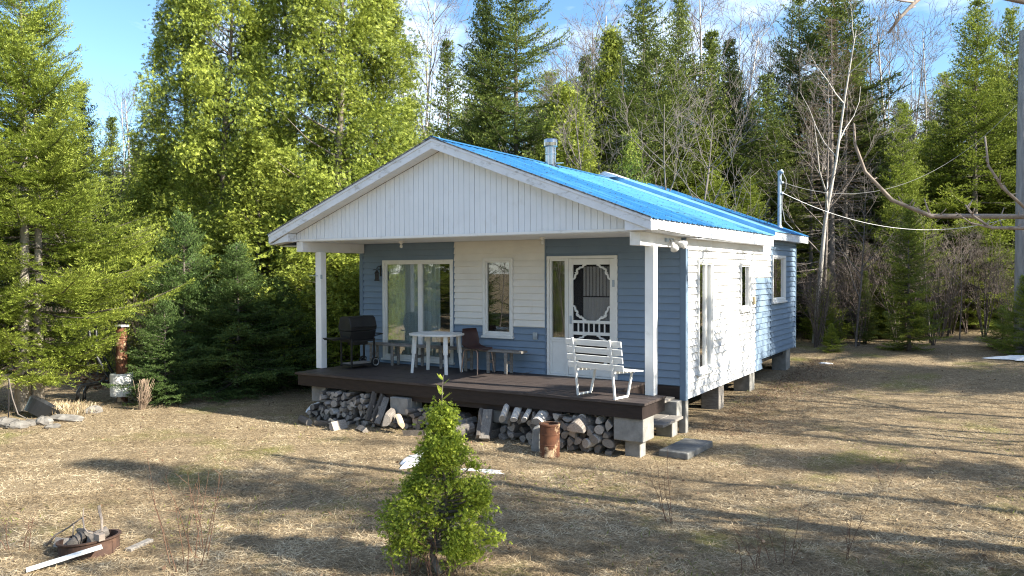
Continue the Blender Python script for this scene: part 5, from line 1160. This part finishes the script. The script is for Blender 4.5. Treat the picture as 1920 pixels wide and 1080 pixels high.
def tuft(seed, n, hh, rad):
    rg = np.random.default_rng(seed); a = rg.uniform(0, 6.28, n); q = rad*np.sqrt(rg.uniform(0, 1, n)); PP = np.stack([q*np.cos(a), q*np.sin(a)*.6, np.zeros(n)], 1)
    D = nrm(np.stack([np.cos(a)*.5+rg.normal(0, .35, n), np.sin(a)*.5+rg.normal(0, .35, n), np.ones(n)*.9], 1))
    V, Fq = blades(PP, D, hh*rg.uniform(.5, 1.2, n), .012*np.ones(n), nrm(rg.normal(0, 1, (n, 3)))); return np_mesh('dry_tuft', V, Fq, [M['straw']], rg.uniform(.3, 1, n))
for i, (px, d, n, hh, rad, lab) in enumerate(((120, 15.2, 700, .16, .8, 'mound of tall dry grass behind the stone border'),)):
    o = obj_from('dry_grass_tuft', tuft(i, n, hh, rad)); o.location = P(px, d); tag(o, lab, 'grass tuft')
# picnic table behind the porch
pt = tag(empty('picnic_table', (-10.3, 3.2, gz(-10.3, 3.2)), R(20)), 'weathered grey picnic table in the yard behind the barbecue', 'table')
mb = MB(); [mb.box(-.9, .9, -.37+i*.15, -.37+i*.15+.14, .72, .76) for i in range(5)]; mb.build('tabletop', M['greywood'], pt)
for s in (-1, 1):
    mb = MB(); mb.box(-.9, .9, s*.72-.13, s*.72+.13, .42, .46); mb.build('seat', M['greywood'], pt)
    mb = MB(); mb.bar((s*.6, -.62, 0), (s*.6, -.2, .72), .04, .09); mb.bar((s*.6, .62, 0), (s*.6, .2, .72), .04, .09); mb.bar((s*.6+.045*s, -.75, .40), (s*.6+.045*s, .75, .40), .04, .09); mb.build('leg', M['greywood'], pt)
# utility pole and service cables
up_ = P(1914, 20.8); mb = MB(); mb.tube([(0, 0, -.2), (0, 0, 4), (.02, 0, 8.35)], [.15, .135, .11], 14); o = mb.build('utility_pole', M['pole']); o.location = up_; tag(o, 'tall weathered grey utility pole at the right edge of the photo', 'utility pole')
def cable(a, b, sag, rad, m, name, lab):
    a, b = Vector(a), Vector(b); mb = MB(); mb.tube([(a-a).lerp(b-a, t)+Vector((0, 0, -sag*4*t*(1-t))) for t in [i/24 for i in range(25)]], rad, 5); o = mb.build(name, m); o.location = a; return tag(o, lab, 'cable')
pz = up_.z
cable((mx+.08, my, DK+4.0), (up_.x, up_.y, pz+6.6), 1.1, .0045, M['wire'], 'power_cable', 'thin grey power cable, upper of the two from the mast to the pole')
cable((mx+.08, my, DK+3.74), (up_.x-.05, up_.y, pz+3.6), .62, .0065, M['wirelight'], 'power_cable', 'thick pale cable, lower of the two sagging from the mast towards the pole')
# bare tree reaching in from the right: trunk outside the frame, three long twigs inside it
def pix(px, py, d):
    v = fw+rt2*((px-960)/F_PX)-up2*((py-540)/F_PX); return CAM+v*d
hb = MB(); base = P(2420, 6.6); tk = [base, base+Vector((.05, 0, 2)), base+Vector((0, .1, 4)), base+Vector((.1, .1, 7))]
tips = [[(2420, 520, 6.6), (2120, 430, 6.3), (1920, 406, 6.1), (1745, 405, 6.0), (1672, 375, 6.0), (1622, 322, 6.0), (1603, 270, 6.0), (1601, 232, 6.0)],
        [(1745, 405, 6.0), (1738, 388, 6.0), (1733, 372, 6.0)], [(2120, 430, 6.3), (1985, 400, 6.1), (1920, 388, 6.0), (1880, 352, 5.9), (1853, 310, 5.9), (1847, 256, 5.9)],
        [(2120, 430, 6.3), (1920, 428, 6.0), (1858, 427, 5.9), (1826, 406, 5.9), (1810, 384, 5.9)], [(1858, 427, 5.9), (1820, 418, 5.9), (1792, 398, 5.9)],
        [(2420, 60, 6.6), (2000, 20, 6.0), (1760, -30, 5.7), (1716, 4, 5.6), (1690, 30, 5.6), (1665, 62, 5.6)], [(1716, 4, 5.6), (1690, 2, 5.6), (1668, -3, 5.6)]]
for c in tips:
    pts = [pix(*q) for q in c]; k = len(pts); r0 = .024 if c[0][0] > 2300 else .017
    if k == 3: r0 = .009
    hb.tube([p-base for p in pts], [r0*(1-.66*i/(k-1)) for i in range(k)], 8)
rs = random.Random(8)
for c in tips:
    if len(c) < 5: continue
    pts = [pix(*q)-base for q in c]
    for _ in range(14):
        t = rs.uniform(.25, .98)*(len(pts)-1); i = int(t); q = pts[i].lerp(pts[i+1], t-i); e = q+Vector((rs.uniform(-.05, .05), rs.uniform(-.05, .05), rs.uniform(.0, .07))); hb.tube([q, e], [.006, .003], 5)
hb.tube([p-base for p in tk], [.14, .12, .10, .05], 10)
o = hb.build('bare_tree', M['nearbranch'], smooth=True); o.location = base; tag(o, 'bare upturned branches reaching in from the right, nearest the camera', 'tree')
